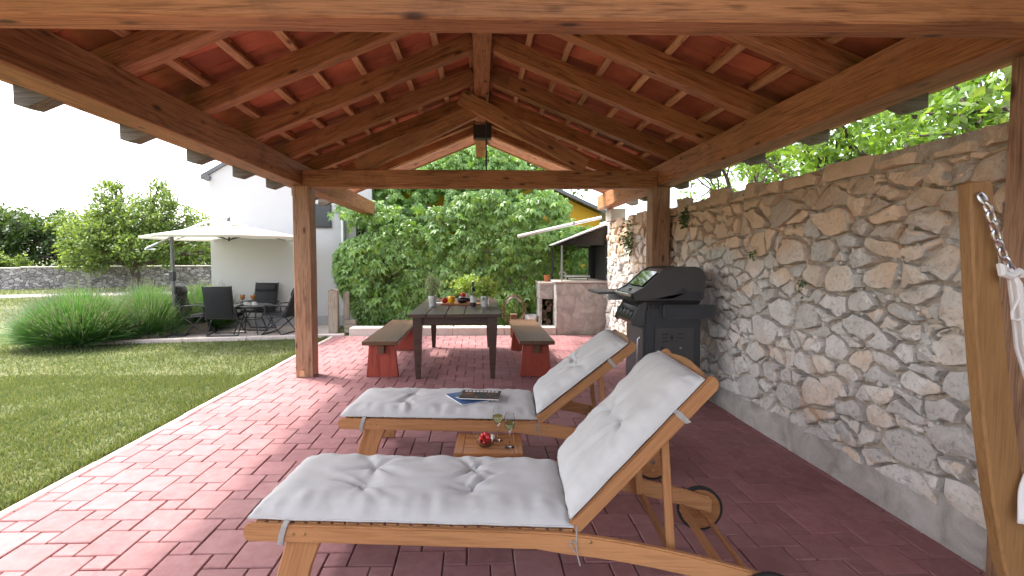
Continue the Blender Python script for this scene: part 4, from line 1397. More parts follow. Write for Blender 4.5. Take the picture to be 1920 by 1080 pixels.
# ---- things on the dining table
TZ = 0.751
def plant_pot(name, label, loc, r, h, leafm, leaf, spread, height, n, upright=False):
    t = pot(name, label, loc, r * 0.8, r, h, 'galv')
    t['category'] = 'potted plant'
    C = rng.normal(size=(n, 3)) * np.array([spread, spread, height * 0.28]) + np.array([0, 0, h + height * 0.5])
    C[:, 2] = np.maximum(C[:, 2], h * 0.95)
    tip = (0, 0, 1.2) if upright else (0, 0, 0.2)
    T, S, Nn = rand_rot(n, tip, (0, 0, 0.8), 0.7)
    tv_ = [(a * 1.0, b * (0.35 if upright else 1.3), c) for a, b, c in LEAF_V]
    scatter('foliage', C, rng.uniform(.6, 1.3, n) * leaf, T, S, Nn, tv_, LEAF_F, leafm, t)
    st = MB()
    for k in range(9):
        st.tube([(random.uniform(-.3, .3) * r, random.uniform(-.3, .3) * r, h * .85), tuple(C[k])], 0.002, 4)
    st.build('stems', 'green_stem', t)
    return t
plant_pot('rosemary_pot', 'rosemary in a pale metal pot at the left of the table', (-0.60, 6.50, TZ), 0.055, 0.135, 'leaf_rosemary', 0.06, 0.05, 0.24, 520, True)
plant_pot('basil_pot', 'leafy basil in a pale metal pot right of the bottle', (0.075, 6.45, TZ), 0.06, 0.135, 'leaf_herb', 0.05, 0.062, 0.20, 520)
plant_pot('basil_pot', 'leafy basil plant behind the vegetables and the bottle', (-0.17, 7.35, TZ), 0.055, 0.11, 'leaf_herb', 0.055, 0.09, 0.24, 520)
cb = thing('chopping_board', 'wooden chopping board carrying vegetables on the dining table', 'chopping board', (-0.24, 6.72, TZ))
beam('board', (-0.27, 0, 0.011), (0.27, 0, 0.011), 0.24, 0.02, 'teak', cb, 0.004)
beam('handle', (0.272, 0, 0.011), (0.33, 0, 0.011), 0.05, 0.018, 'teak', cb, 0.004)
VZ = TZ + 0.0215
def veg(name, label, cat, loc, prof, mat, lobes=0, amp=0.0, stem=True, rot=None, stem_h=0.02, group=None):
    t = thing(name, label, cat, loc, 0, group)
    mb = MB(); n = 20
    vs, fs = [], []
    for (r, z) in prof:
        for k in range(n):
            w = 2 * math.pi * k / n
            rr = r * (1 + amp * math.cos(lobes * w))
            vs.append((rr * math.cos(w), rr * math.sin(w), z))
    for i in range(len(prof) - 1):
        for k in range(n):
            k2 = (k + 1) % n
            fs.append((i * n + k, i * n + k2, (i + 1) * n + k2, (i + 1) * n + k))
    mb.add(vs, fs)
    mb.build('flesh', mat, t, smooth=True, angle=60)
    zt_ = prof[-1][1]
    if stem:
        s = MB().tube([(0, 0, zt_ - 0.008), (0.003, 0, zt_ + stem_h * .5), (0.008, 0.003, zt_ + stem_h)], [0.007, 0.004, 0.005], 6)
        for k in range(5):
            a = 2 * math.pi * k / 5
            s.add([(0, 0, zt_ + .002), (0.016 * math.cos(a - .3), 0.016 * math.sin(a - .3), zt_ + .001), (0.024 * math.cos(a), 0.024 * math.sin(a), zt_ - .002), (0.016 * math.cos(a + .3), 0.016 * math.sin(a + .3), zt_ + .001)], [(0, 1, 2, 3)])
        s.build('stalk', 'green_stem', t)
    if rot: t.rotation_euler = rot
    return t
def ball(r, sq=0.85):
    return [(max(1e-4, r * math.sin(a)), r * sq * (1 - math.cos(a))) for a in np.linspace(0, math.pi, 11)]
pep = [(0.001, 0.006), (0.028, 0.0), (0.043, 0.02), (0.047, 0.05), (0.048, 0.075), (0.04, 0.092), (0.022, 0.094), (0.008, 0.086), (0.001, 0.084)]
veg('yellow_pepper', 'yellow bell pepper on the chopping board', 'pepper', (-0.37, 6.70, VZ), pep, 'pepper_y', 4, 0.09)
veg('red_pepper', 'red pepper at the left end of the chopping board', 'pepper', (-0.46, 6.73, VZ + 0.0), [(r * .85, z * .75) for r, z in pep], 'pepper_r', 3, 0.09)
veg('tomato', 'red tomato resting on the aubergines', 'tomato', (-0.215, 6.755, VZ + 0.07), ball(0.042), 'tomato', 5, 0.02)
aub = [(0.001, 0), (0.028, 0.006), (0.042, 0.035), (0.043, 0.075), (0.035, 0.12), (0.026, 0.155), (0.018, 0.175), (0.001, 0.18)]
veg('aubergine', 'dark aubergine lying in front on the chopping board', 'aubergine', (-0.285, 6.68, VZ + 0.043), aub, 'aubergine', rot=(0, rad(90), rad(8)), stem_h=0.03)
veg('aubergine', 'dark aubergine lying at the back of the chopping board', 'aubergine', (-0.29, 6.785, VZ + 0.043), aub, 'aubergine', rot=(0, rad(90), rad(-12)), stem_h=0.03)
nb = thing('napkin', 'folded white paper napkin left of the chopping board', 'napkin', (-0.57, 6.85, TZ))
for k in range(3):
    MB().box((0.003 * k, -0.004 * k, 0.003 + 0.0045 * k), (0.17 - .01 * k, 0.15 - .01 * k, 0.004)).build('fold', 'paper', nb)
bo = thing('wine_bottle', 'dark wine bottle with white label on the dining table', 'bottle', (-0.075, 6.50, TZ))
MB().lathe([(0.0, 0.004), (0.03, 0), (0.038, 0.006), (0.0385, 0.18), (0.034, 0.205), (0.018, 0.235), (0.0145, 0.255), (0.0145, 0.30), (0.016, 0.301), (0.016, 0.312), (0.0, 0.312)], 24).build('glass', 'bottle_glass', bo, smooth=True, angle=40)
MB().lathe([(0.0391, 0.05), (0.0391, 0.14)], 24).build('label', 'paper', bo, smooth=True)
MB().lathe([(0.0153, 0.258), (0.0165, 0.30), (0.0168, 0.314), (0.0, 0.3145)], 18).build('capsule', 'black', bo, smooth=True)

# ================================================================ SUN LOUNGERS
def curve_pts(f, a, b, n):
    return [f(a + (b - a) * i / n) for i in range(n + 1)]
def make_lounger(label, loc, rz, back_deg, frame_w=0.66):
    """local: x along the length (0 foot end -> 2.05 wheels), y across (0 near rail -> frame_w)"""
    t = thing('sun_lounger', label, 'sun lounger', loc, rz, 'wooden sun loungers')
    RT, RHh = 0.34, 0.068
    def rail_side(y):
        # straight rail that dips in a curve towards the wheel
        top_, bot_ = [], []
        for i in range(19):
            x = 2.03 * i / 18
            dip = 0.0 if x < 1.15 else -0.155 * ((x - 1.15) / 0.88) ** 1.6
            hh = RHh + (0.012 if x > 1.2 else 0)
            top_.append((x, RT + dip)); bot_.append((x, RT + dip - hh))
        nose = [(-0.012, RT - 0.022), (-0.012, RT - 0.046)]
        poly = top_ + bot_[::-1] + nose[::-1]
        o = MB().prism(poly, y, y + 0.028).build('side_rail', 'lounger', t, bevel=0.006, seg=2)
        for xb in (0.19, 0.235, 1.335):
            MB().lathe([(0.0, -0.004), (0.005, -0.003), (0.007, 0.0)], 10, (xb, y - 0.0005 if y < 0.1 else y + 0.0285, RT - 0.032), 'Y').build('bolt', 'brass', o, smooth=True)
        return o
    for y in (0.0, frame_w - 0.028):
        rail_side(y)
    # splayed front legs
    for y in (0.029, frame_w - 0.057):
        lp = [(0.17, RT - 0.01), (0.315, RT - 0.01), (0.245, 0.16), (0.205, 0.0), (0.075, 0.0), (0.115, 0.16)]
        prism_along('leg', lp, y, y + 0.027, math.atan2(0.33, 0.10), 'lounger', t)
    beam('cross_bar', (0.16, 0.057, 0.12), (0.16, frame_w - 0.058, 0.12), 0.03, 0.05, 'lounger', t, 0.004)
    # fixed seat slats
    for k in range(24):
        x = 0.045 + k * 0.0525
        beam('slat', (x, 0.0285, RT - 0.008), (x, frame_w - 0.0285, RT - 0.008), 0.040, 0.016, 'lounger', t, 0.002)
    # ledgers under the slats
    for y in (0.0285, frame_w - 0.0535):
        MB().box((0.70, y + 0.0125, RT - 0.052), (0.95, 0.024, 0.03)).build('ledger', 'lounger', t, bevel=0.003)
    MB().box((0.95, frame_w / 2, RT - 0.095), (0.45, 0.22, 0.02)).build('pull_out_tray', 'lounger', t, bevel=0.003)
    # back frame, hinged at x = 1.27
    a = rad(back_deg)
    hx, hz = 1.275, RT - 0.005
    def bp(s, up=0.0):
        return (hx + s * math.cos(a) - up * math.sin(a), hz + s * math.sin(a) + up * math.cos(a))
    BL = 0.78
    for y in (0.032, frame_w - 0.060):
        prof = [(0, -0.025), (BL - 0.01, -0.025), (BL + 0.012, -0.005), (BL + 0.012, 0.022), (BL - 0.012, 0.030), (0, 0.030)]
        poly = [bp(s, u) for s, u in prof]
        prism_along('back_rail', poly, y, y + 0.028, a, 'lounger', t, 0.005, 2)
    # curved head rail
    hv, hf = [], []
    nh = 16
    for i in range(nh + 1):
        q = i / nh
        y = 0.060 + (frame_w - 0.121) * q
        s0 = BL - 0.062
        s1 = BL - 0.012 + 0.032 * math.sin(q * math.pi)
        for (s, u) in ((s0, 0.002), (s1, 0.002), (s1, 0.026), (s0, 0.026)):
            x, z = bp(s, u)
            hv.append((x, y, z))
    for i in range(nh):
        for k in range(4):
            b = i * 4
            hf.append((b + k, b + (k + 1) % 4, b + 4 + (k + 1) % 4, b + 4 + k))
    hf += [(3, 2, 1, 0), (nh * 4, nh * 4 + 1, nh * 4 + 2, nh * 4 + 3)]
    MB().add(hv, hf).build('head_rail', 'lounger', t, bevel=0.004)
    for k in range(13):
        s = 0.06 + k * 0.053
        x, z = bp(s, 0.012)
        o = beam('back_slat', (x, 0.0605, z), (x, frame_w - 0.0605, z), 0.040, 0.014, 'lounger', t, 0.002, up=(-math.sin(a), 0, math.cos(a)))
    # prop struts behind the back
    sx, sz = bp(0.50, -0.02)
    for y in (0.075, frame_w - 0.095):
        beam('prop', (sx, y + 0.01, sz), (1.66 if back_deg > 40 else 1.72, y + 0.01, 0.225), 0.02, 0.032, 'lounger', t, 0.003)
    beam('prop_bar', (1.67, 0.0285, 0.215), (1.67, frame_w - 0.0285, 0.215), 0.02, 0.035, 'lounger', t, 0.003)
    # wheels outside the rails, wooden discs with rubber tyres, on an axle
    for y, sd in ((-0.034, -1), (frame_w + 0.006, 1)):
        wv = thing_child = bpy.data.objects.new('wheel', MB().lathe([(0.0, 0), (0.100, 0), (0.100, 0.026), (0.0, 0.026)], 32, (1.985, y, 0.112), 'Y').mesh('wheel', 'teak', bevel=0.002))
        col.objects.link(wv); wv.parent = t
        MB().lathe([(0.1005, 0.001), (0.112, 0.004), (0.112, 0.022), (0.1005, 0.025)], 36, (1.985, y, 0.112), 'Y').build('tyre', 'rubber', wv, smooth=True)
        for k in range(3):
            q = 2 * math.pi * k / 3 + 0.6
            MB().lathe([(0.0, 0.001), (0.010, 0.001)], 10, (1.985 + 0.052 * math.cos(q), y + (-0.0015 if sd < 0 else 0.0265), 0.112 + 0.052 * math.sin(q)), 'Y').build('disc_hole', 'batten', wv)
        MB().lathe([(0.0, -0.006), (0.012, -0.005), (0.014, 0)], 12, (1.985, y if sd < 0 else y + 0.03, 0.112), 'Y').build('hub_bolt', 'steel', wv)
    MB().tube([(1.985, -0.006, 0.112), (1.985, frame_w + 0.005, 0.112)], 0.012, 10).build('axle', 'lounger', t, smooth=True)
    beam('rear_bar', (1.88, 0.0285, 0.135), (1.88, frame_w - 0.0285, 0.135), 0.022, 0.036, 'lounger', t, 0.003)
    return t

def cushion_mesh(L, W, Tk, tufts, seed, nu=110, nv=56, edge_pull=()):
    """padded cushion lying in local xy, underside at z = 0"""
    rs_ = random.Random(seed)
    sd = Vector((rs_.uniform(0, 40), rs_.uniform(0, 40), rs_.uniform(0, 40)))
    vt, fs = [], []
    folds = []
    for (tx, ty) in tufts:
        for k in range(rs_.randint(6, 8)):
            folds.append((tx, ty, rs_.uniform(0, 2 * math.pi), rs_.uniform(0.07, 0.2), rs_.uniform(0.004, 0.011)))
    grid = []
    for i in range(nu + 1):
        for j in range(nv + 1):
            u, v = i / nu, j / nv
            # cluster samples to the edges
            x = L * (0.5 - 0.5 * math.cos(math.pi * u)) * 0.5 + L * u * 0.5
            y = W * (0.5 - 0.5 * math.cos(math.pi * v)) * 0.5 + W * v * 0.5
            grid.append((x, y))
    tops, bots = [], []
    for (x, y) in grid:
        ex, ey = min(x, L - x), min(y, W - y)
        e = 1 - (1 - min(1, ex / 0.12)) ** 2.6
        f = 1 - (1 - min(1, ey / 0.12)) ** 2.6
        h = Tk * (e * f) ** 0.62
        # seam gathers along the long edges
        ge = math.exp(-(ey / 0.045) ** 2) + math.exp(-(ex / 0.045) ** 2)
        gw = noise.noise(sd + Vector((x * 30, y * 30 * (1 if ex < ey else 0.15), 0)))
        h += 0.007 * ge * gw * min(1, min(ex, ey) / 0.008)
        # soft puckers running in from the seam
        pk = math.exp(-((ey - 0.07) / 0.06) ** 2) * noise.noise(sd + Vector((x * 17 + 2 * y, y * 3, 5)))
        h += 0.010 * pk * e
        for (tx, ty) in tufts:
            d = math.hypot(x - tx, y - ty)
            h -= Tk * 0.52 * math.exp(-(d / 0.035) ** 1.2) + Tk * 0.10 * math.exp(-(d / 0.12) ** 2)
        for (tx, ty, a, ln, am) in folds:
            dx, dy = x - tx, y - ty
            al = dx * math.cos(a) + dy * math.sin(a); ac = -dx * math.sin(a) + dy * math.cos(a)
            if al > 0:
                wd = 0.006 + al * 0.11
                h -= am * math.exp(-(ac / wd) ** 2) * math.exp(-(al / ln) ** 2) * 1.2
                h += am * 0.7 * math.exp(-((abs(ac) - 2 * wd) / wd) ** 2) * math.exp(-(al / ln) ** 2)
        h += 0.006 * noise.noise(sd + Vector((x * 6, y * 6, 9))) * e * f
        h += 0.0035 * noise.noise(sd + Vector((x * 9 + y * 12, y * 15 - x * 4, 2))) * e * f
        wob = 0.006 * noise.noise(sd + Vector((x * 5, y * 5, 30)))
        sc = 0.008
        xx = x + (wob if ex < 0.03 else 0); yy = y + (0.006 * noise.noise(sd + Vector((x * 8, 0, 3))) if ey < 0.03 else 0)
        tops.append((xx, yy, 0.012 + max(h, 0.001)))
        bots.append((xx, yy, 0.012 - 0.010 * (e * f) ** 0.5))
    n1 = nv + 1
    vs = tops + bots; o = len(tops)
    for i in range(nu):
        for j in range(nv):
            a = i * n1 + j
            fs.append((a, a + n1, a + n1 + 1, a + 1))
            fs.append((o + a, o + a + 1, o + a + n1 + 1, o + a + n1))
    for i in range(nu):
        a = i * n1; fs.append((a, o + a, o + a + n1, a + n1))
        a = i * n1 + nv; fs.append((a, a + n1, o + a + n1, o + a))
    for j in range(nv):
        fs.append((j, j + 1, o + j + 1, o + j))
        a = nu * n1 + j; fs.append((a, o + a, o + a + 1, a + 1))
    me = bpy.data.meshes.new('cushion_pad')
    me.from_pydata(vs, [], fs)
    me.polygons.foreach_set('use_smooth', [True] * len(fs))
    me.materials.append(MT['fabric'])
    edge = [tops[i * n1] for i in range(0, nu + 1, 2)] + [tops[nu * n1 + j] for j in range(0, nv + 1, 2)] + [tops[i * n1 + nv] for i in range(nu, -1, -2)] + [tops[j] for j in range(nv, -1, -2)]
    return me, edge

def make_cushion(label, loc, rz, back_deg, seed, frame_w=0.66):
    t = thing('lounger_cushion', label, 'cushion', loc, rz, 'cushions on the sun loungers')
    W = 0.585
    y0 = (frame_w - W) / 2 - 0.012
    RT = 0.3405
    a = rad(back_deg)
    me, edge = cushion_mesh(1.28, W, 0.058, [(0.40, 0.20), (0.40, 0.40), (0.86, 0.20), (0.86, 0.40)], seed)
    s = link('seat_pad', me, t, (-0.005, y0, RT))
    pp = MB().tube([(x, y, 0.0125) for x, y, z in edge], 0.0042, 6, cap=False)
    pp.build('piping', 'fabric', s, smooth=True)
    me, edge = cushion_mesh(0.725, W, 0.058, [(0.38, 0.20), (0.38, 0.40)], seed + 5, 80, 56)
    b = link('back_pad', me, t)
    hx, hz = 1.275, RT - 0.005
    up = 0.0315
    off = 0.03
    M = Matrix.Translation(Vector((hx + off * math.cos(a) - up * math.sin(a), y0, hz + off * math.sin(a) + up * math.cos(a)))) @ Matrix.Rotation(-a, 4, 'Y')
    b.matrix_local = M
    pp = MB().tube([(x, y, 0.0125) for x, y, z in edge], 0.0042, 6, cap=False)
    pp.build('piping', 'fabric', b, smooth=True)
    # tape straps: one round the foot of each rail, one on the back rail; tie cord at the hinge
    def strap(pts, name='strap', w=0.022):
        mb = MB(); vs, fs = [], []
        pts = [Vector(p) for p in pts]
        for i, p in enumerate(pts):
            d = (pts[min(i + 1, len(pts) - 1)] - pts[max(0, i - 1)]).normalized()
            side = Vector((1, 0, 0)); side = (side - d * side.dot(d)).normalized()
            nr = d.cross(side).normalized() * 0.0012
            vs += [p - side * w / 2 - nr, p + side * w / 2 - nr, p + side * w / 2 + nr, p - side * w / 2 + nr]
        for i in range(len(pts) - 1):
            for k in range(4):
                fs.append((4 * i + k, 4 * i + (k + 1) % 4, 4 * i + 4 + (k + 1) % 4, 4 * i + 4 + k))
        fs += [(0, 1, 2, 3), (4 * len(pts) - 1, 4 * len(pts) - 2, 4 * len(pts) - 3, 4 * len(pts) - 4)]
        mb.add(vs, fs)
        return mb.build(name, 'tape', t)
    strap([(0.165, 0.035, RT + 0.013), (0.16, 0.012, RT + 0.012), (0.155, -0.004, RT - 0.006), (0.145, -0.006, RT - 0.04), (0.138, -0.005, RT - 0.074), (0.138, 0.012, RT - 0.078)])
    strap([(0.165, frame_w - 0.04, RT + 0.013), (0.16, frame_w - 0.012, RT + 0.012), (0.15, frame_w + 0.005, RT - 0.01), (0.14, frame_w + 0.006, RT - 0.05), (0.135, frame_w + 0.005, RT - 0.075)])
    sx, sz = hx + 0.58 * math.cos(a), hz + 0.58 * math.sin(a)
    def onb(s_, u_, y_): return (hx + s_ * math.cos(a) - u_ * math.sin(a), y_, hz + s_ * math.sin(a) + u_ * math.cos(a))
    strap([onb(0.60, 0.045, 0.040), onb(0.60, 0.040, 0.026), onb(0.60, 0.025, 0.0275), onb(0.60, 0.0, 0.0275), onb(0.60, -0.028, 0.0275), onb(0.60, -0.03, 0.045)])
    cd = MB()
    cd2 = MB()
    cd.tube([(1.285, 0.02, RT + 0.016), (1.282, -0.004, RT + 0.004), (1.28, -0.006, RT - 0.04), (1.287, -0.008, RT - 0.085), (1.296, -0.007, RT - 0.12)], 0.0028, 5)
    cd.tube([(1.28, -0.006, RT - 0.035), (1.262, -0.010, RT - 0.022), (1.255, -0.010, RT - 0.030), (1.266, -0.010, RT - 0.055), (1.279, -0.008, RT - 0.07)], 0.0028, 5)
    cd2.tube([(1.28, frame_w - 0.04, RT + 0.02), (1.275, frame_w - 0.035, RT + 0.06), (1.283, frame_w - 0.035, RT + 0.085)], 0.0026, 5)
    cd.build('tie_cord', 'tape', t, smooth=True)
    cd2.build('tie_cord', 'tape', t, smooth=True)
    return t
RZ = rad(-4.2)
L1, L2 = (-0.912, 1.925, 0), (-0.90, 3.205, 0)
make_lounger('near wooden sun lounger with steep back and disc wheels', L1, RZ, 48)
make_lounger('far wooden sun lounger with lower back beside the dining table', L2, RZ, 39)
make_cushion('off-white tufted cushion on the near sun lounger', L1, RZ, 48, 21)
make_cushion('off-white tufted cushion on the far sun lounger with magazines', L2, RZ, 39, 64)

# magazines on the far cushion
def magazine(label, loc, rz, w, h, mat, title=False, tilt=(0, 0)):
    t = thing('magazine', label, 'magazine', loc, rz, 'magazines on the far cushion')
    t.rotation_euler = (tilt[0], tilt[1], rz)
    MB().box((0, 0, 0.003), (w, h, 0.005)).build('pages', 'paper', t)
    c = MB().box((0, 0, 0.0062), (w, h, 0.0011)).build('cover', mat, t)
    if title:
        # masthead: a row of block letters, too small to read in the photograph
        for k in range(9):
            MB().box((-w * 0.40 + k * w * 0.098, h * 0.36, 0.0071), (w * 0.07, h * 0.13, 0.0005)).build('title_mark', 'paper', c)
    return t
CZ = 0.411
magazine('lowest magazine, blue cover, pointing left under the others', (-0.085, 3.42, CZ), rad(28), 0.20, 0.27, 'cover_a', tilt=(0.02, 0))
magazine('magazine with greenish cover under the dark one', (-0.01, 3.45, CZ + 0.010), rad(-12), 0.26, 0.20, 'cover_c', tilt=(-0.01, 0.02))
magazine('top magazine with dark cover and white masthead', (0.01, 3.41, CZ + 0.021), rad(-8), 0.27, 0.20, 'cover_b', True, tilt=(0.015, 0.0))

# ================================================================ STOOL TABLE with bowl and glasses
sd = thing('side_table', 'small slatted teak side table between the loungers', 'side table', (0.06, 2.985, 0), rad(-2))
W2, D2, ZT = 0.40, 0.33, 0.26
for sx in (-1, 1):
    beam('end_board', (sx * (W2 / 2 - 0.026), -D2 / 2, ZT - 0.010), (sx * (W2 / 2 - 0.026), D2 / 2, ZT - 0.010), 0.050, 0.020, 'teak', sd, 0.003)
for k in range(7):
    yy = -D2 / 2 + 0.0236 + k * (D2 - 0.047) / 6
    beam('slat', (-W2 / 2 + 0.052, yy, ZT - 0.010), (W2 / 2 - 0.052, yy, ZT - 0.010), 0.0425, 0.018, 'teak', sd, 0.0025)
for sy in (-1, 1):
    beam('apron', (-W2 / 2 + 0.01, sy * (D2 / 2 - 0.02), ZT - 0.040), (W2 / 2 - 0.01, sy * (D2 / 2 - 0.02), ZT - 0.040), 0.018, 0.036, 'teak', sd, 0.002)
for sx in (-1, 1):
    for sy in (-1, 1):
        beam('leg', (sx * 0.165, sy * (D2 / 2 - 0.045), 0), (sx * 0.165, sy * (D2 / 2 - 0.045), ZT - 0.021), 0.03, 0.03, 'teak', sd, 0.003, up=(0, 1, 0))
BZ = ZT + 0.0005
bl = thing('glass_bowl', 'clear glass bowl of cherry tomatoes on the side table', 'bowl', (0.035, 2.94, BZ))
MB().lathe([(1.18 * a, 1.05 * b) for a, b in ((0.0, 0.0), (0.030, 0.0), (0.044, 0.016), (0.052, 0.045), (0.053, 0.048), (0.050, 0.0475), (0.0415, 0.019), (0.029, 0.005), (0.0, 0.005))], 32).build('bowl', 'glass', bl, smooth=True, angle=60)
cp = [(0, 0, .021), (.022, .002, .024), (-.021, .006, .023), (.002, .023, .024), (.0, -.022, .024), (.016, .018, .047), (-.018, -.014, .046), (.016, -.012, .048), (-.010, .016, .049), (.004, .0, .062)]
for i, (x, y, z) in enumerate(cp):
    r = 0.0150
    x, y, z = x * 1.18, y * 1.18, z * 1.08
    lab = ('topmost cherry tomato in the glass bowl' if i == 9 else 'glossy cherry tomato in the glass bowl on the side table')
    c = thing('cherry_tomato', lab, 'tomato', (0.035 + x, 2.94 + y, BZ + z - r), 0, 'cherry tomatoes in the bowl')
    MB().lathe([(max(1e-4, r * math.sin(q)), r * (1 - math.cos(q))) for q in np.linspace(0, math.pi, 11)], 16).build('flesh', 'cherry', c, smooth=True, angle=80)
    MB().lathe([(0.0, 2 * r + .0006), (0.0022, 2 * r - 0.0002)], 6).build('stalk_scar', 'green_stem', c)
def wine_glass(label, loc):
    t = thing('wine_glass', label, 'wine glass', loc, 0, 'wine glasses on the side table')
    prof = [(0.0, 0.0), (0.034, 0.0), (0.034, 0.0015), (0.012, 0.005), (0.0042, 0.012), (0.0035, 0.05), (0.0040, 0.092), (0.012, 0.100), (0.026, 0.116), (0.0325, 0.140), (0.0315, 0.165), (0.0255, 0.202),
            (0.0243, 0.202), (0.0300, 0.165), (0.0310, 0.140), (0.0247, 0.118), (0.011, 0.1035), (0.0, 0.1005)]
    MB().lathe(prof, 32).build('glass', 'glass', t, smooth=True, angle=60)
    MB().lathe([(0.0, 0.1012), (0.0108, 0.1042), (0.0244, 0.1187), (0.0306, 0.140), (0.0304, 0.150), (0.0, 0.150)], 32).build('wine', 'wine', t, smooth=True, angle=40)
    return t
wine_glass('wine glass of white wine at the back of the side table', (0.115, 3.03, BZ))
wine_glass('wine glass of white wine at the front right of the side table', (0.180, 2.915, BZ))

# ================================================================ GAS GRILL
GX, GY = 1.75, 4.80
gr = thing('gas_grill', 'dark grey gas barbecue grill against the stone wall', 'grill', (GX, GY, 0))
YN, YF = -0.28, 0.28            # near and far ends
def gp(poly): return [(x - GX, z) for x, z in poly]
def gbox(name, x0, x1, y0, y1, z0, z1, mat, bev=0.006, parent=gr, seg=2):
    return MB().box(((x0 + x1) / 2 - GX, (y0 + y1) / 2, (z0 + z1) / 2), (x1 - x0, y1 - y0, z1 - z0)).build(name, mat, parent, bevel=bev, seg=seg)
gbox('cabinet', 1.53, 2.02, YN + 0.012, YF - 0.012, 0.10, 0.955, 'grill_panel', 0.012)
sp_ = gbox('side_panel', 1.515, 2.03, YN - 0.012, YN + 0.0115, 0.085, 0.90, 'grill_panel', 0.01)
gbox('side_panel', 1.515, 2.03, YF - 0.0115, YF + 0.012, 0.085, 0.90, 'grill_panel', 0.01)
gbox('panel_inset', 1.60, 1.965, YN - 0.018, YN - 0.0125, 0.20, 0.745, 'grill', 0.014, sp_)
# side panel logo added as thin black strips: three bars, a spark, two hooks
def slot(poly):
    MB().prism([(x - GX, z) for x, z in poly], YN - 0.0195, YN - 0.0182).build('logo_slot', 'black', sp_)
for zz, w in ((0.688, 0.060), (0.655, 0.048), (0.622, 0.060)):
    slot([(1.672, zz), (1.672 + w, zz), (1.672 + w - 0.006, zz - 0.010), (1.672, zz - 0.010)])
slot([(1.752, 0.685), (1.768, 0.66), (1.785, 0.652), (1.768, 0.644), (1.762, 0.612), (1.752, 0.640), (1.738, 0.648), (1.752, 0.662)])
slot([(1.795, 0.688), (1.872, 0.688), (1.872, 0.680), (1.803, 0.680)])
slot([(1.800, 0.652), (1.862, 0.652), (1.872, 0.67), (1.872, 0.66), (1.862, 0.644), (1.800, 0.644)])
slot([(1.795, 0.622), (1.815, 0.622), (1.806, 0.610), (1.795, 0.610)])
for (xx, mt) in ((1.672, 'black'), (1.842, 'steel')):
    MB().lathe([(0.0, -0.005), (0.009, -0.004), (0.011, 0)], 12, (xx - GX, YN - 0.0185, 0.555), 'Y').build('screw', mt, sp_, smooth=True)
for (xx) in (1.56, 1.98):
    MB().lathe([(0.0, -0.004), (0.007, -0.003), (0.009, 0)], 12, (xx - GX, YN - 0.0125, 0.862), 'Y').build('screw', 'black', sp_, smooth=True)
# door with handle on the front (left) face
dr = gbox('door', 1.505, 1.5285, YN + 0.02, YF - 0.02, 0.12, 0.73, 'grill', 0.008)
MB().tube([(1.50 - GX, YN + 0.09, 0.34), (1.478 - GX, YN + 0.09, 0.36), (1.478 - GX, YN + 0.09, 0.62), (1.50 - GX, YN + 0.09, 0.64)], 0.009, 8).build('handle', 'steel', dr, smooth=True)
# firebox under the lid
MB().prism(gp([(1.44, 0.985), (1.56, 0.905), (1.99, 0.905), (2.04, 0.985)]), YN + 0.015, YF - 0.015).build('firebox', 'black', gr, bevel=0.006)
for xx in (1.57, 1.60, 1.63):
    gbox('firebox_vent', xx, xx + 0.012, YN + 0.006, YN + 0.0148, 0.915, 0.965, 'black', 0.0)
# lid: shell of the side outline, end caps a touch larger, window in the sloping front
lid_o = [(1.40, 1.000), (1.40, 1.048), (1.43, 1.062), (1.50, 1.095), (1.58, 1.165), (1.665, 1.245), (1.72, 1.272), (1.80, 1.283), (1.97, 1.285), (2.02, 1.268), (2.05, 1.22), (2.055, 1.15), (2.045, 1.000)]
ld = MB().prism(gp(lid_o), YN + 0.028, YF - 0.028).build('lid', 'black', gr, bevel=0.008, seg=2)
cap_o = [(1.415, 0.988), (1.405, 1.056), (1.50, 1.108), (1.575, 1.178), (1.665, 1.258), (1.72, 1.286), (1.80, 1.297), (1.975, 1.298), (2.03, 1.28), (2.064, 1.225), (2.068, 1.15), (2.055, 0.988)]
for (a, b) in ((YN - 0.004, YN + 0.0275), (YF - 0.0275, YF + 0.004)):
    MB().prism(gp(cap_o), a, b).build('lid_end_cap', 'grill', ld, bevel=0.010, seg=2)
# embossed recess outline on the near cap
MB().prism(gp([(1.60, 1.005), (1.745, 1.005), (1.855, 1.105), (1.91, 1.068), (2.03, 1.068), (2.035, 1.005)]), YN - 0.010, YN - 0.0045).build('cap_step', 'grill_panel', ld, bevel=0.004)
# window on the slope from (1.50,1.10) to (1.67,1.25)
wa = math.atan2(0.150, 0.165)
wm = MB().box((0, 0, 0), (0.20, 0.40, 0.008)).build('window', 'black_gloss', ld, bevel=0.003)
wm.matrix_local = Matrix.Translation(Vector((1.583 - GX, 0.0, 1.183))) @ Matrix.Rotation(-wa, 4, 'Y')
MB().tube([(1.385 - GX, YN + 0.05, 1.035), (1.385 - GX, YF - 0.05, 1.035)], 0.014, 10).build('lid_handle', 'steel', ld, smooth=True)
MB().lathe([(0.0, 0.007), (0.021, 0.006), (0.024, 0.0)], 20, (1.453 - GX, 0.0, 1.082), 'Z').build('thermometer', 'steel', ld, smooth=True)
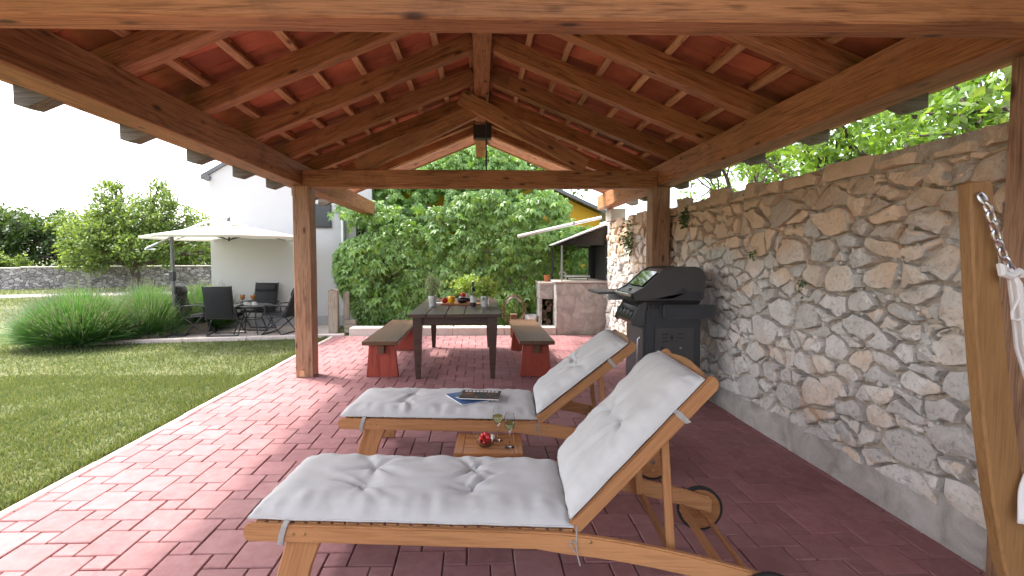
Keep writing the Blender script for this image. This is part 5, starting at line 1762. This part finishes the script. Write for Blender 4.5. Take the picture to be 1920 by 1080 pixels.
# sloping control panel with knobs
cpn = MB().prism(gp([(1.505, 0.975), (1.45, 0.93), (1.395, 0.80), (1.41, 0.765), (1.529, 0.765), (1.529, 0.975)]), YN + 0.03, YF - 0.03).build('control_panel', 'black', gr, bevel=0.008)
for (a, b) in ((YN - 0.002, YN + 0.0295), (YF - 0.0295, YF + 0.002)):
    MB().prism(gp([(1.53, 0.985), (1.47, 0.955), (1.385, 0.80), (1.395, 0.755), (1.53, 0.755)]), a, b).build('panel_cheek', 'grill', cpn, bevel=0.010, seg=2)
for yy in (-0.17, -0.06, 0.05, 0.16):
    kn = MB().lathe([(0.0, 0.040), (0.024, 0.038), (0.027, 0.012), (0.034, 0.006), (0.034, 0)], 20).build('knob', 'grey_metal', cpn, smooth=True)
    kn.matrix_local = Matrix.Translation(Vector((1.422 - GX, yy, 0.862))) @ Matrix.Rotation(rad(-67), 4, 'Y')
# folded side shelf on the near end, open steel shelf on the far end
sh = gbox('folded_shelf', 1.665, 2.13, YN - 0.085, YN - 0.0205, 0.825, 0.955, 'grill', 0.012)
gbox('shelf_lip', 1.675, 2.10, YN - 0.093, YN - 0.0855, 0.845, 0.94, 'grill_panel', 0.006, sh)
fs_ = gbox('side_shelf', 1.22, 1.92, YF + 0.02, YF + 0.50, 1.005, 1.03, 'grey_metal', 0.006)
gbox('shelf_front', 1.33, 1.62, YF + 0.03, YF + 0.05, 0.945, 1.004, 'steel', 0.003, fs_)
gbox('shelf_tag', 1.285, 1.315, YF + 0.03, YF + 0.04, 0.965, 1.003, 'paper', 0.0, fs_)
gbox('shelf_bracket', 1.66, 1.90, YF + 0.0125, YF + 0.05, 0.90, 1.003, 'grill', 0.004, fs_)
for xx in (1.57, 1.96):
    for yy in (YN + 0.05, YF - 0.05):
        MB().lathe([(0.0, -0.012), (0.045, -0.012), (0.045, 0.012), (0.0, 0.012)], 18, (xx - GX, yy, 0.046), 'Y').build('castor', 'rubber', gr)
        MB().box((xx - GX, yy, 0.088), (0.03, 0.03, 0.024)).build('castor_fork', 'steel', gr)

# ================================================================ HAMMOCK STAND AND HAMMOCK (right edge)
hsd = thing('hammock_stand', 'curved larch arm of a hammock stand at the right edge', 'hammock stand', (1.9, 1.55, 0))
cpt = [(1.572, 1.615), (1.59, 1.45), (1.612, 1.25), (1.640, 1.05), (1.672, 0.85), (1.715, 0.62), (1.765, 0.40), (1.84, 0.22), (1.95, 0.10), (2.10, 0.045)]
vs, fs = [], []
cpt = [(x - 0.03, z) for x, z in cpt]
for i, (x, z) in enumerate(cpt):
    p = Vector((x, z)); a = Vector(cpt[max(0, i - 1)]); b = Vector(cpt[min(len(cpt) - 1, i + 1)])
    d = (b - a).normalized(); nr = Vector((-d.y, d.x))
    w = 0.037 + 0.018 * min(1, i / 5)
    for (sg, yy) in ((-1, -0.035), (1, -0.035), (1, 0.012), (-1, 0.012)):
        vs.append((p.x + nr.x * sg * w - 1.9, yy, p.y + nr.y * sg * w))
for i in range(len(cpt) - 1):
    for k in range(4): fs.append((4 * i + k, 4 * i + (k + 1) % 4, 4 * i + 4 + (k + 1) % 4, 4 * i + 4 + k))
fs += [(3, 2, 1, 0), tuple(4 * (len(cpt) - 1) + k for k in range(4))]
# the arm is a bent glulam: grain follows local X through a turned mesh
am = MB().add([(v[2], v[1], -v[0]) for v in vs], fs)
ao = am.build('arm', 'hammock_wood', hsd, bevel=0.006, smooth=True, angle=40)
ao.rotation_euler = (0, rad(-90), 0)
MB().box((0.06, 0, 0.03), (0.9, 0.09, 0.055)).build('foot_beam', 'hammock_wood', hsd, bevel=0.006)
MB().lathe([(0.0, -0.008), (0.010, -0.006), (0.012, 0)], 12, (1.545 - 1.9, -0.036, 1.562), 'Y').build('eye_bolt', 'steel', hsd, smooth=True)
hm = thing('hammock', 'white rope hammock hung on a chain from the wooden arm', 'hammock', (1.552, 1.50, 1.56))
links = [(-0.022, 0.0, 0.0), (-0.013, -0.010, -0.030), (-0.004, -0.012, -0.058), (0.006, -0.012, -0.086), (0.015, -0.012, -0.114), (0.026, -0.012, -0.141), (0.038, -0.012, -0.167), (0.052, -0.012, -0.192), (0.068, -0.012, -0.214)]
ring = [(0.0185 * math.cos(a), 0.010 * math.sin(a)) for a in np.linspace(0, 2 * math.pi, 17)]
for i, (x, y, z) in enumerate(links):
    nx = links[min(i + 1, len(links) - 1)]; pv_ = links[max(i - 1, 0)]
    d = (Vector(nx) - Vector(pv_)).normalized()
    sd_ = Vector((0, 1, 0)) if i % 2 else d.cross(Vector((0, 1, 0))).normalized()
    MB().tube([Vector((x, y, z)) + d * a + sd_ * b for a, b in ring], 0.0042, 6, cap=False).build('chain_link', 'steel', hm, smooth=True)
rb = MB()
for k in range(9):
    o1, o2 = random.uniform(-.012, .012), random.uniform(-.012, .012)
    rb.tube([(0.06 + o1 * .3, -0.012, -0.215), (0.076 + o1, -0.012 + o2, -0.26), (0.092 + o1 * 1.5, -0.01 + o2, -0.34), (0.12 + 2 * o1, o2, -0.46), (0.18 + 3 * o1, o2, -0.62), (0.30 + 4 * o1, 0, -0.95)], 0.0065, 6)
rb.build('rope_bundle', 'rope', hm, smooth=True)
MB().tube([(0.045, -0.014, -0.215), (0.030, -0.016, -0.205), (0.034, -0.018, -0.228), (0.058, -0.018, -0.236), (0.085, -0.018, -0.222), (0.096, -0.016, -0.235)], 0.012, 7).build('knot', 'rope', hm, smooth=True)
MB().tube([(0.098, -0.020, -0.27), (0.082, -0.022, -0.31), (0.066, -0.022, -0.345), (0.068, -0.022, -0.366), (0.088, -0.022, -0.370), (0.112, -0.020, -0.350), (0.13, -0.018, -0.345)], 0.0042, 6).build('loose_cord', 'rope', hm, smooth=True)
fv, ff = [], []
for i in range(14):
    for j in range(9):
        u, v = i / 13, j / 8
        fv.append((0.112 + 0.05 * (1 - v) * (1 if u < .5 else 1) + 0.40 * u, -0.02 + 0.015 * math.sin(u * 9 + v * 4), -0.82 - 0.18 * v + 0.20 * u * (1 - v) - 0.05 * u))
for i in range(13):
    for j in range(8):
        a = i * 9 + j
        ff.append((a, a + 1, a + 10, a + 9))
cl = MB(); cl.v = fv; cl.f = ff
clo = cl.build('cloth_edge', 'rope', hm, smooth=True, angle=80)
md = clo.modifiers.new('thickness', 'SOLIDIFY'); md.thickness = 0.006

# ================================================================ PATIO: parasol, chairs, table, lavender
um = thing('parasol', 'cream cantilever parasol with curved grey arm on the patio', 'parasol', (-5.33, 8.86, 0))
MB().lathe([(0.0, 0.0), (0.16, 0.0), (0.16, 0.03), (0.05, 0.05), (0.035, 0.12)], 20).build('base', 'grey_metal', um, smooth=True)
MB().tube([(0, 0, 0.05), (0, 0, 1.745)], 0.030, 12).build('pole', 'grey_metal', um, smooth=True)
MB().box((0, -0.01, 1.06), (0.085, 0.09, 0.16)).build('crank_box', 'dark_metal', um, bevel=0.01)
MB().tube([(-0.04, -0.03, 1.09), (-0.11, -0.03, 1.09), (-0.11, -0.06, 1.09)], 0.009, 6).build('crank_handle', 'alu', um, smooth=True)
MB().box((0, -0.03, 0.50), (0.03, 0.03, 0.05)).build('lock_knob', 'alu', um, bevel=0.004)
arm = [(-0.44, 0, 1.535), (-0.2, 0.0, 1.645), (0.0, 0.01, 1.742), (0.2, 0.04, 1.85), (0.45, 0.08, 1.965), (0.70, 0.11, 2.045), (0.92, 0.14, 2.078)]
MB().tube(arm, 0.021, 10).build('arm', 'alu', um, smooth=True)
MB().tube([(-0.47, 0, 1.52), (-0.28, 0, 1.52)], 0.013, 8).build('arm_grip', 'alu', um, smooth=True)
MB().tube([(0.915, 0.14, 2.09), (0.915, 0.14, 1.99)], 0.024, 8).build('arm_end', 'grey_metal', um, smooth=True)
cx, cy = 0.915, 0.14
cv, cf = [], []
nr_, ns_ = 10, 48
Rr = 1.34
for i in range(nr_ + 1):
    q = i / nr_
    for k in range(ns_):
        w = 2 * math.pi * (k / ns_) + rad(22.5)
        oc = math.cos(math.pi / 8) / math.cos(((w - rad(22.5)) % (math.pi / 4)) - math.pi / 8)
        scal = (1 - q) + q * oc
        sag = -0.035 * math.sin(q * math.pi) * (1 - abs(math.cos((w - rad(22.5)) * 4)))
        z = 1.975 - 0.235 * q ** 1.1 + sag
        cv.append((cx + Rr * q * scal * math.cos(w), cy + Rr * q * scal * math.sin(w), z))
for i in range(nr_):
    for k in range(ns_):
        k2 = (k + 1) % ns_
        cf.append((i * ns_ + k, (i + 1) * ns_ + k, (i + 1) * ns_ + k2, i * ns_ + k2))
# short hanging hem
b = len(cv)
for k in range(ns_):
    v = cv[nr_ * ns_ + k]; cv.append((v[0], v[1], v[2] - 0.045))
for k in range(ns_):
    k2 = (k + 1) % ns_
    cf.append((nr_ * ns_ + k, b + k, b + k2, nr_ * ns_ + k2))
cm = MB(); cm.v = cv; cm.f = cf
cn = cm.build('canopy', 'canopy', um, smooth=True, angle=30)
cn.modifiers.new('thickness', 'SOLIDIFY').thickness = 0.004
MB().lathe([(0.0, 2.02), (0.16, 1.975), (0.30, 1.952)], 24, (cx, cy, 0)).build('vent_cap', 'canopy', um, smooth=True)
for k in range(8):
    w = 2 * math.pi * k / 8 + rad(22.5)
    rb_ = MB().tube([(cx + 0.03 * math.cos(w), cy + 0.03 * math.sin(w), 1.955), (cx + 1.31 * math.cos(w), cy + 1.31 * math.sin(w), 1.725)], 0.009, 6).build('rib', 'grey_metal', um)
    MB().tube([(cx + 0.03 * math.cos(w), cy + 0.03 * math.sin(w), 1.70), (cx + 0.55 * math.cos(w), cy + 0.55 * math.sin(w), 1.855)], 0.008, 6).build('strut', 'dark_metal', rb_)
MB().tube([(cx, cy, 1.98), (cx, cy, 1.67)], 0.018, 8).build('hub', 'dark_metal', um, smooth=True)

def chair(label, loc, rz, lean=17):
    t = thing('garden_chair', label, 'chair', loc, rz, 'padded chairs round the patio table')
    a = rad(lean); w = 0.235
    # faces +Y in local space: backrest at -Y
    sv_, sf_ = [], []
    by, bz = -0.20, 0.335
    def pad(name, p0, p1, th, wd, rows):
        p0, p1 = Vector(p0), Vector(p1)
        d = (p1 - p0).normalized(); nr = Vector((0, -d.z, d.y))
        mb = MB(); vs, fs = [], []
        n = rows * 4
        for i in range(n + 1):
            q = i / n
            puff = 0.5 + 0.5 * abs(math.sin(q * rows * math.pi)) ** 0.6
            p = p0.lerp(p1, q)
            for (sx, s_) in ((-1, -1), (1, -1), (1, 1), (-1, 1)):
                vs.append((sx * wd, p.y + nr.y * s_ * th * puff, p.z + nr.z * s_ * th * puff))
        for i in range(n):
            for k in range(4): fs.append((4 * i + k, 4 * i + (k + 1) % 4, 4 * i + 4 + (k + 1) % 4, 4 * i + 4 + k))
        fs += [(3, 2, 1, 0), tuple(4 * n + k for k in range(4))]
        return mb.add(vs, fs).build(name, 'textilene', t, bevel=0.004, smooth=True, angle=50)
    top = (0, by - math.sin(a) * 0.56, bz + math.cos(a) * 0.56)
    pad('backrest', (0, by, bz - 0.02), top, 0.030, w - 0.012, 1)
    pad('headrest', (0, by - math.sin(a) * 0.40 + 0.035, bz + math.cos(a) * 0.40), (0, top[1] + 0.03, top[2] + 0.0), 0.028, w - 0.03, 1)
    pad('seat', (0, by - 0.02, bz - 0.01), (0, 0.22, bz + 0.035), 0.028, w - 0.012, 1)
    for s in (-1, 1):
        x = s * w
        MB().tube([(x, by, bz - 0.03), (x, top[1], top[2] + 0.01)], 0.012, 8).build('back_tube', 'dark_metal', t, smooth=True)
        MB().tube([(x, by - 0.03, bz - 0.02), (x, 0.22, bz + 0.02)], 0.012, 8).build('seat_tube', 'dark_metal', t, smooth=True)
        ar = MB().tube([(x * 1.12, by - 0.09, bz + 0.185), (x * 1.12, 0.02, bz + 0.205), (x * 1.12, 0.14, bz + 0.195), (x * 1.12, 0.19, bz + 0.14)], 0.014, 8).build('armrest', 'dark_metal', t, smooth=True)
        MB().tube([(x * 1.12, 0.15, bz + 0.19), (x * 1.12, 0.13, bz + 0.02), (x * 1.12, -0.16, 0.012)], 0.011, 8).build('leg', 'dark_metal', t, smooth=True)
        MB().tube([(x * 1.12, by - 0.07, bz + 0.185), (x * 1.12, by + 0.02, bz - 0.01), (x * 1.12, 0.21, 0.012)], 0.011, 8).build('leg', 'dark_metal', t, smooth=True)
    for yy in (-0.16, 0.21):
        MB().tube([(-w * 1.12, yy, 0.013), (w * 1.12, yy, 0.013)], 0.011, 8).build('foot_bar', 'dark_metal', t, smooth=True)
    return t
chair('dark chair with its back to the lawn, nearest of the four', (-4.50, 8.97, 0.0), rad(4), 12)
chair('dark chair on the left side of the patio table by the lavender', (-5.06, 9.16, 0.0), rad(-78), 14)
chair('dark chair on the far side of the patio table by the house wall', (-4.25, 9.72, 0.0), rad(172), 14)
chair('dark chair on the right side of the patio table behind the post', (-3.62, 9.18, 0.0), rad(82), 24)
ptb = thing('patio_table', 'round dark glass patio table under the parasol', 'table', (-4.17, 9.22, 0.0))
MB().lathe([(0.0, 0.505), (0.36, 0.505), (0.37, 0.512), (0.36, 0.52), (0.0, 0.52)], 40).build('table_top', 'grey_metal', ptb, smooth=True, angle=40)
MB().lathe([(0.30, 0.47), (0.32, 0.47), (0.32, 0.504), (0.30, 0.504)], 32).build('rim', 'dark_metal', ptb)
for k in range(4):
    w = math.pi / 4 + k * math.pi / 2
    MB().tube([(0.27 * math.cos(w), 0.27 * math.sin(w), 0.50), (0.20 * math.cos(w), 0.20 * math.sin(w), 0.27), (0.30 * math.cos(w), 0.30 * math.sin(w), 0.005)], 0.013, 8).build('leg', 'dark_metal', ptb, smooth=True)
MB().tube([(0.20 * math.cos(w), 0.20 * math.sin(w), 0.27) for w in np.linspace(0, 2 * math.pi, 25)], 0.008, 6, cap=False).build('leg_ring', 'dark_metal', ptb)
def juice(label, x, y):
    t = thing('juice_glass', label, 'glass', (x, y, 0.5205), 0, 'glasses of orange juice')
    MB().lathe([(0.0, 0), (0.032, 0), (0.032, 0.003), (0.005, 0.008), (0.004, 0.075), (0.02, 0.088), (0.040, 0.12), (0.042, 0.15), (0.035, 0.20), (0.033, 0.20), (0.040, 0.15), (0.038, 0.122), (0.018, 0.091), (0.0, 0.085)], 20).build('glass', 'glass', t, smooth=True)
    MB().lathe([(0.0, 0.087), (0.017, 0.0925), (0.0372, 0.123), (0.0392, 0.15), (0.036, 0.178), (0.0, 0.178)], 20).build('juice', 'juice', t, smooth=True)
juice('stemmed glass of orange juice, left of the pair', -4.32, 9.24)
juice('stemmed glass of orange juice, right of the pair', -4.145, 9.26)
def cup(label, x, y):
    t = thing('coffee_cup', label, 'cup', (x, y, 0.5205), 0, 'white cups on the patio table')
    MB().lathe([(0.0, 0), (0.04, 0), (0.065, 0.010), (0.065, 0.013), (0.038, 0.006), (0, 0.006)], 24).build('saucer', 'ceramic', t, smooth=True)
    MB().lathe([(0.0, 0.0062), (0.024, 0.0065), (0.036, 0.03), (0.040, 0.062), (0.0375, 0.062), (0.033, 0.03), (0.0, 0.012)], 24).build('cup', 'ceramic', t, smooth=True)
    MB().tube([(0.038, 0, 0.052), (0.056, 0, 0.048), (0.056, 0, 0.028), (0.036, 0, 0.022)], 0.004, 6).build('handle', 'ceramic', t, smooth=True)
cup('white cup and saucer in front of the juice glasses, left one', -4.21, 9.12)
cup('white cup and saucer in front of the juice glasses, right one', -4.05, 9.10)

# lavender bushes in a low boarded bed
bed = thing('planter_edge', 'low wooden board edging around the lavender bed', 'planter', (-5.6, 8.75, 0))
beam('board', (-0.62, -0.28, 0.06), (0.10, -0.03, 0.06), 0.05, 0.14, 'grey_wood', bed, 0.005)
beam('board', (0.12, 0.0, 0.085), (0.56, 0.62, 0.085), 0.05, 0.19, 'grey_wood', bed, 0.005)
def lavender(label, loc, rx, ry_, h, n, tilt=0.0):
    t = thing('lavender_bush', label, 'bush', loc, 0, 'lavender bushes by the patio')
    ang = rng.uniform(0, 2 * math.pi, n); q = rng.random(n) ** 0.5
    base = np.column_stack([np.cos(ang) * q * rx * 0.30, np.sin(ang) * q * ry_ * 0.30, np.zeros(n)])
    out = np.column_stack([np.cos(ang) * q, np.sin(ang) * q, np.zeros(n)])
    Ln = h * (1.06 - 0.18 * q ** 2) * rng.uniform(0.72, 1.12, n)
    pol = q * rng.uniform(0.75, 1.1, n) * 1.28
    d = np.column_stack([np.cos(ang) * np.sin(pol) * rx / h * 0.95, np.sin(ang) * np.sin(pol) * ry_ / h * 0.95, np.cos(pol)])
    side = np.column_stack([-np.sin(ang), np.cos(ang), np.zeros(n)]) + rng.normal(0, .3, (n, 3))
    side /= np.linalg.norm(side, axis=1, keepdims=True)
    wd = rng.uniform(0.0028, 0.0055, n)
    V = []
    for (s, wf, sag) in ((0.0, 1.0, 0), (0.45, 1.0, 0.02), (0.8, 0.8, 0.05), (1.0, 0.2, 0.10)):
        p = base + d * (Ln * s)[:, None]
        p[:, 2] -= sag * np.sin(pol) * h
        p[:, 2] = np.maximum(p[:, 2], 0.02)
        V.append(p - side * (wd * wf)[:, None]); V.append(p + side * (wd * wf)[:, None])
    V = np.stack(V, 1)
    Fc = np.array([(0, 1, 3, 2), (2, 3, 5, 4), (4, 5, 7, 6)])
    Fa = (np.arange(n)[:, None, None] * 8 + Fc[None]).reshape(-1, 4)
    soup('foliage', V.reshape(-1, 3), Fa, 'leaf_lav', t)
    # thin flower stalks that stand above the foliage
    m = n // 7
    i = rng.integers(0, n, m)
    p0 = base[i] + d[i] * (Ln[i] * 0.9)[:, None]
    up = d[i] + rng.normal(0, .08, (m, 3)); up[:, 2] += 0.35
    up /= np.linalg.norm(up, axis=1, keepdims=True)
    ln = rng.uniform(0.10, 0.22, m) * h / 0.8
    p1 = p0 + up * ln[:, None]
    sd2 = side[i] * 0.0016
    hd = side[i] * 0.006
    tipv = p1 + up * 0.045
    mid = p1 + up * 0.02
    V = np.stack([p0 - sd2, p0 + sd2, p1 + sd2, p1 - sd2, p1, mid + hd, tipv, mid - hd], 1)
    Fa = (np.arange(m)[:, None, None] * 8 + np.array([(0, 1, 2, 3), (4, 5, 6, 7)])[None]).reshape(-1, 4)
    soup('flower_stalks', V.reshape(-1, 3), Fa, 'lav_head', t)
    # woody heart
    wm = MB()
    for k in range(14):
        a = random.uniform(0, 6.28); q = random.uniform(.2, .6)
        wm.tube([(0, 0, 0), (math.cos(a) * rx * .25 * q, math.sin(a) * ry_ * .25 * q, h * .2), (math.cos(a) * rx * .6 * q, math.sin(a) * ry_ * .6 * q, h * .42)], [0.02, 0.012, 0.005], 5)
    wm.build('stems', 'vine_stem', t)
lavender('large round lavender bush nearest the lawn, left of the parasol', (-6.45, 8.15, 0.0), 0.86, 0.80, 0.80, 15000)
lavender('lavender bush just behind the largest one', (-5.85, 8.95, 0.0), 0.75, 0.7, 0.82, 10000)
lavender('lavender bush behind the left patio chair', (-5.35, 9.75, 0.0), 0.66, 0.6, 0.80, 7000)
# little garden lights in the bed
for (x, y, z, lb_) in ((-6.40, 7.62, 0.22, 'small white garden spotlight at the front of the lavender'), (-5.60, 8.58, 0.36, 'small white garden spotlight beside the parasol pole')):
    t = thing('garden_light', lb_, 'garden light', (x, y, -0.03))
    MB().tube([(0, 0, 0), (0, 0, z)], 0.008, 6).build('stake', 'dark_metal', t)
    MB().lathe([(0.0, 0), (0.022, 0), (0.03, 0.05), (0.0, 0.05)], 14, (0, 0, z)).build('lamp_head', 'white_paint', t, smooth=True, angle=30)
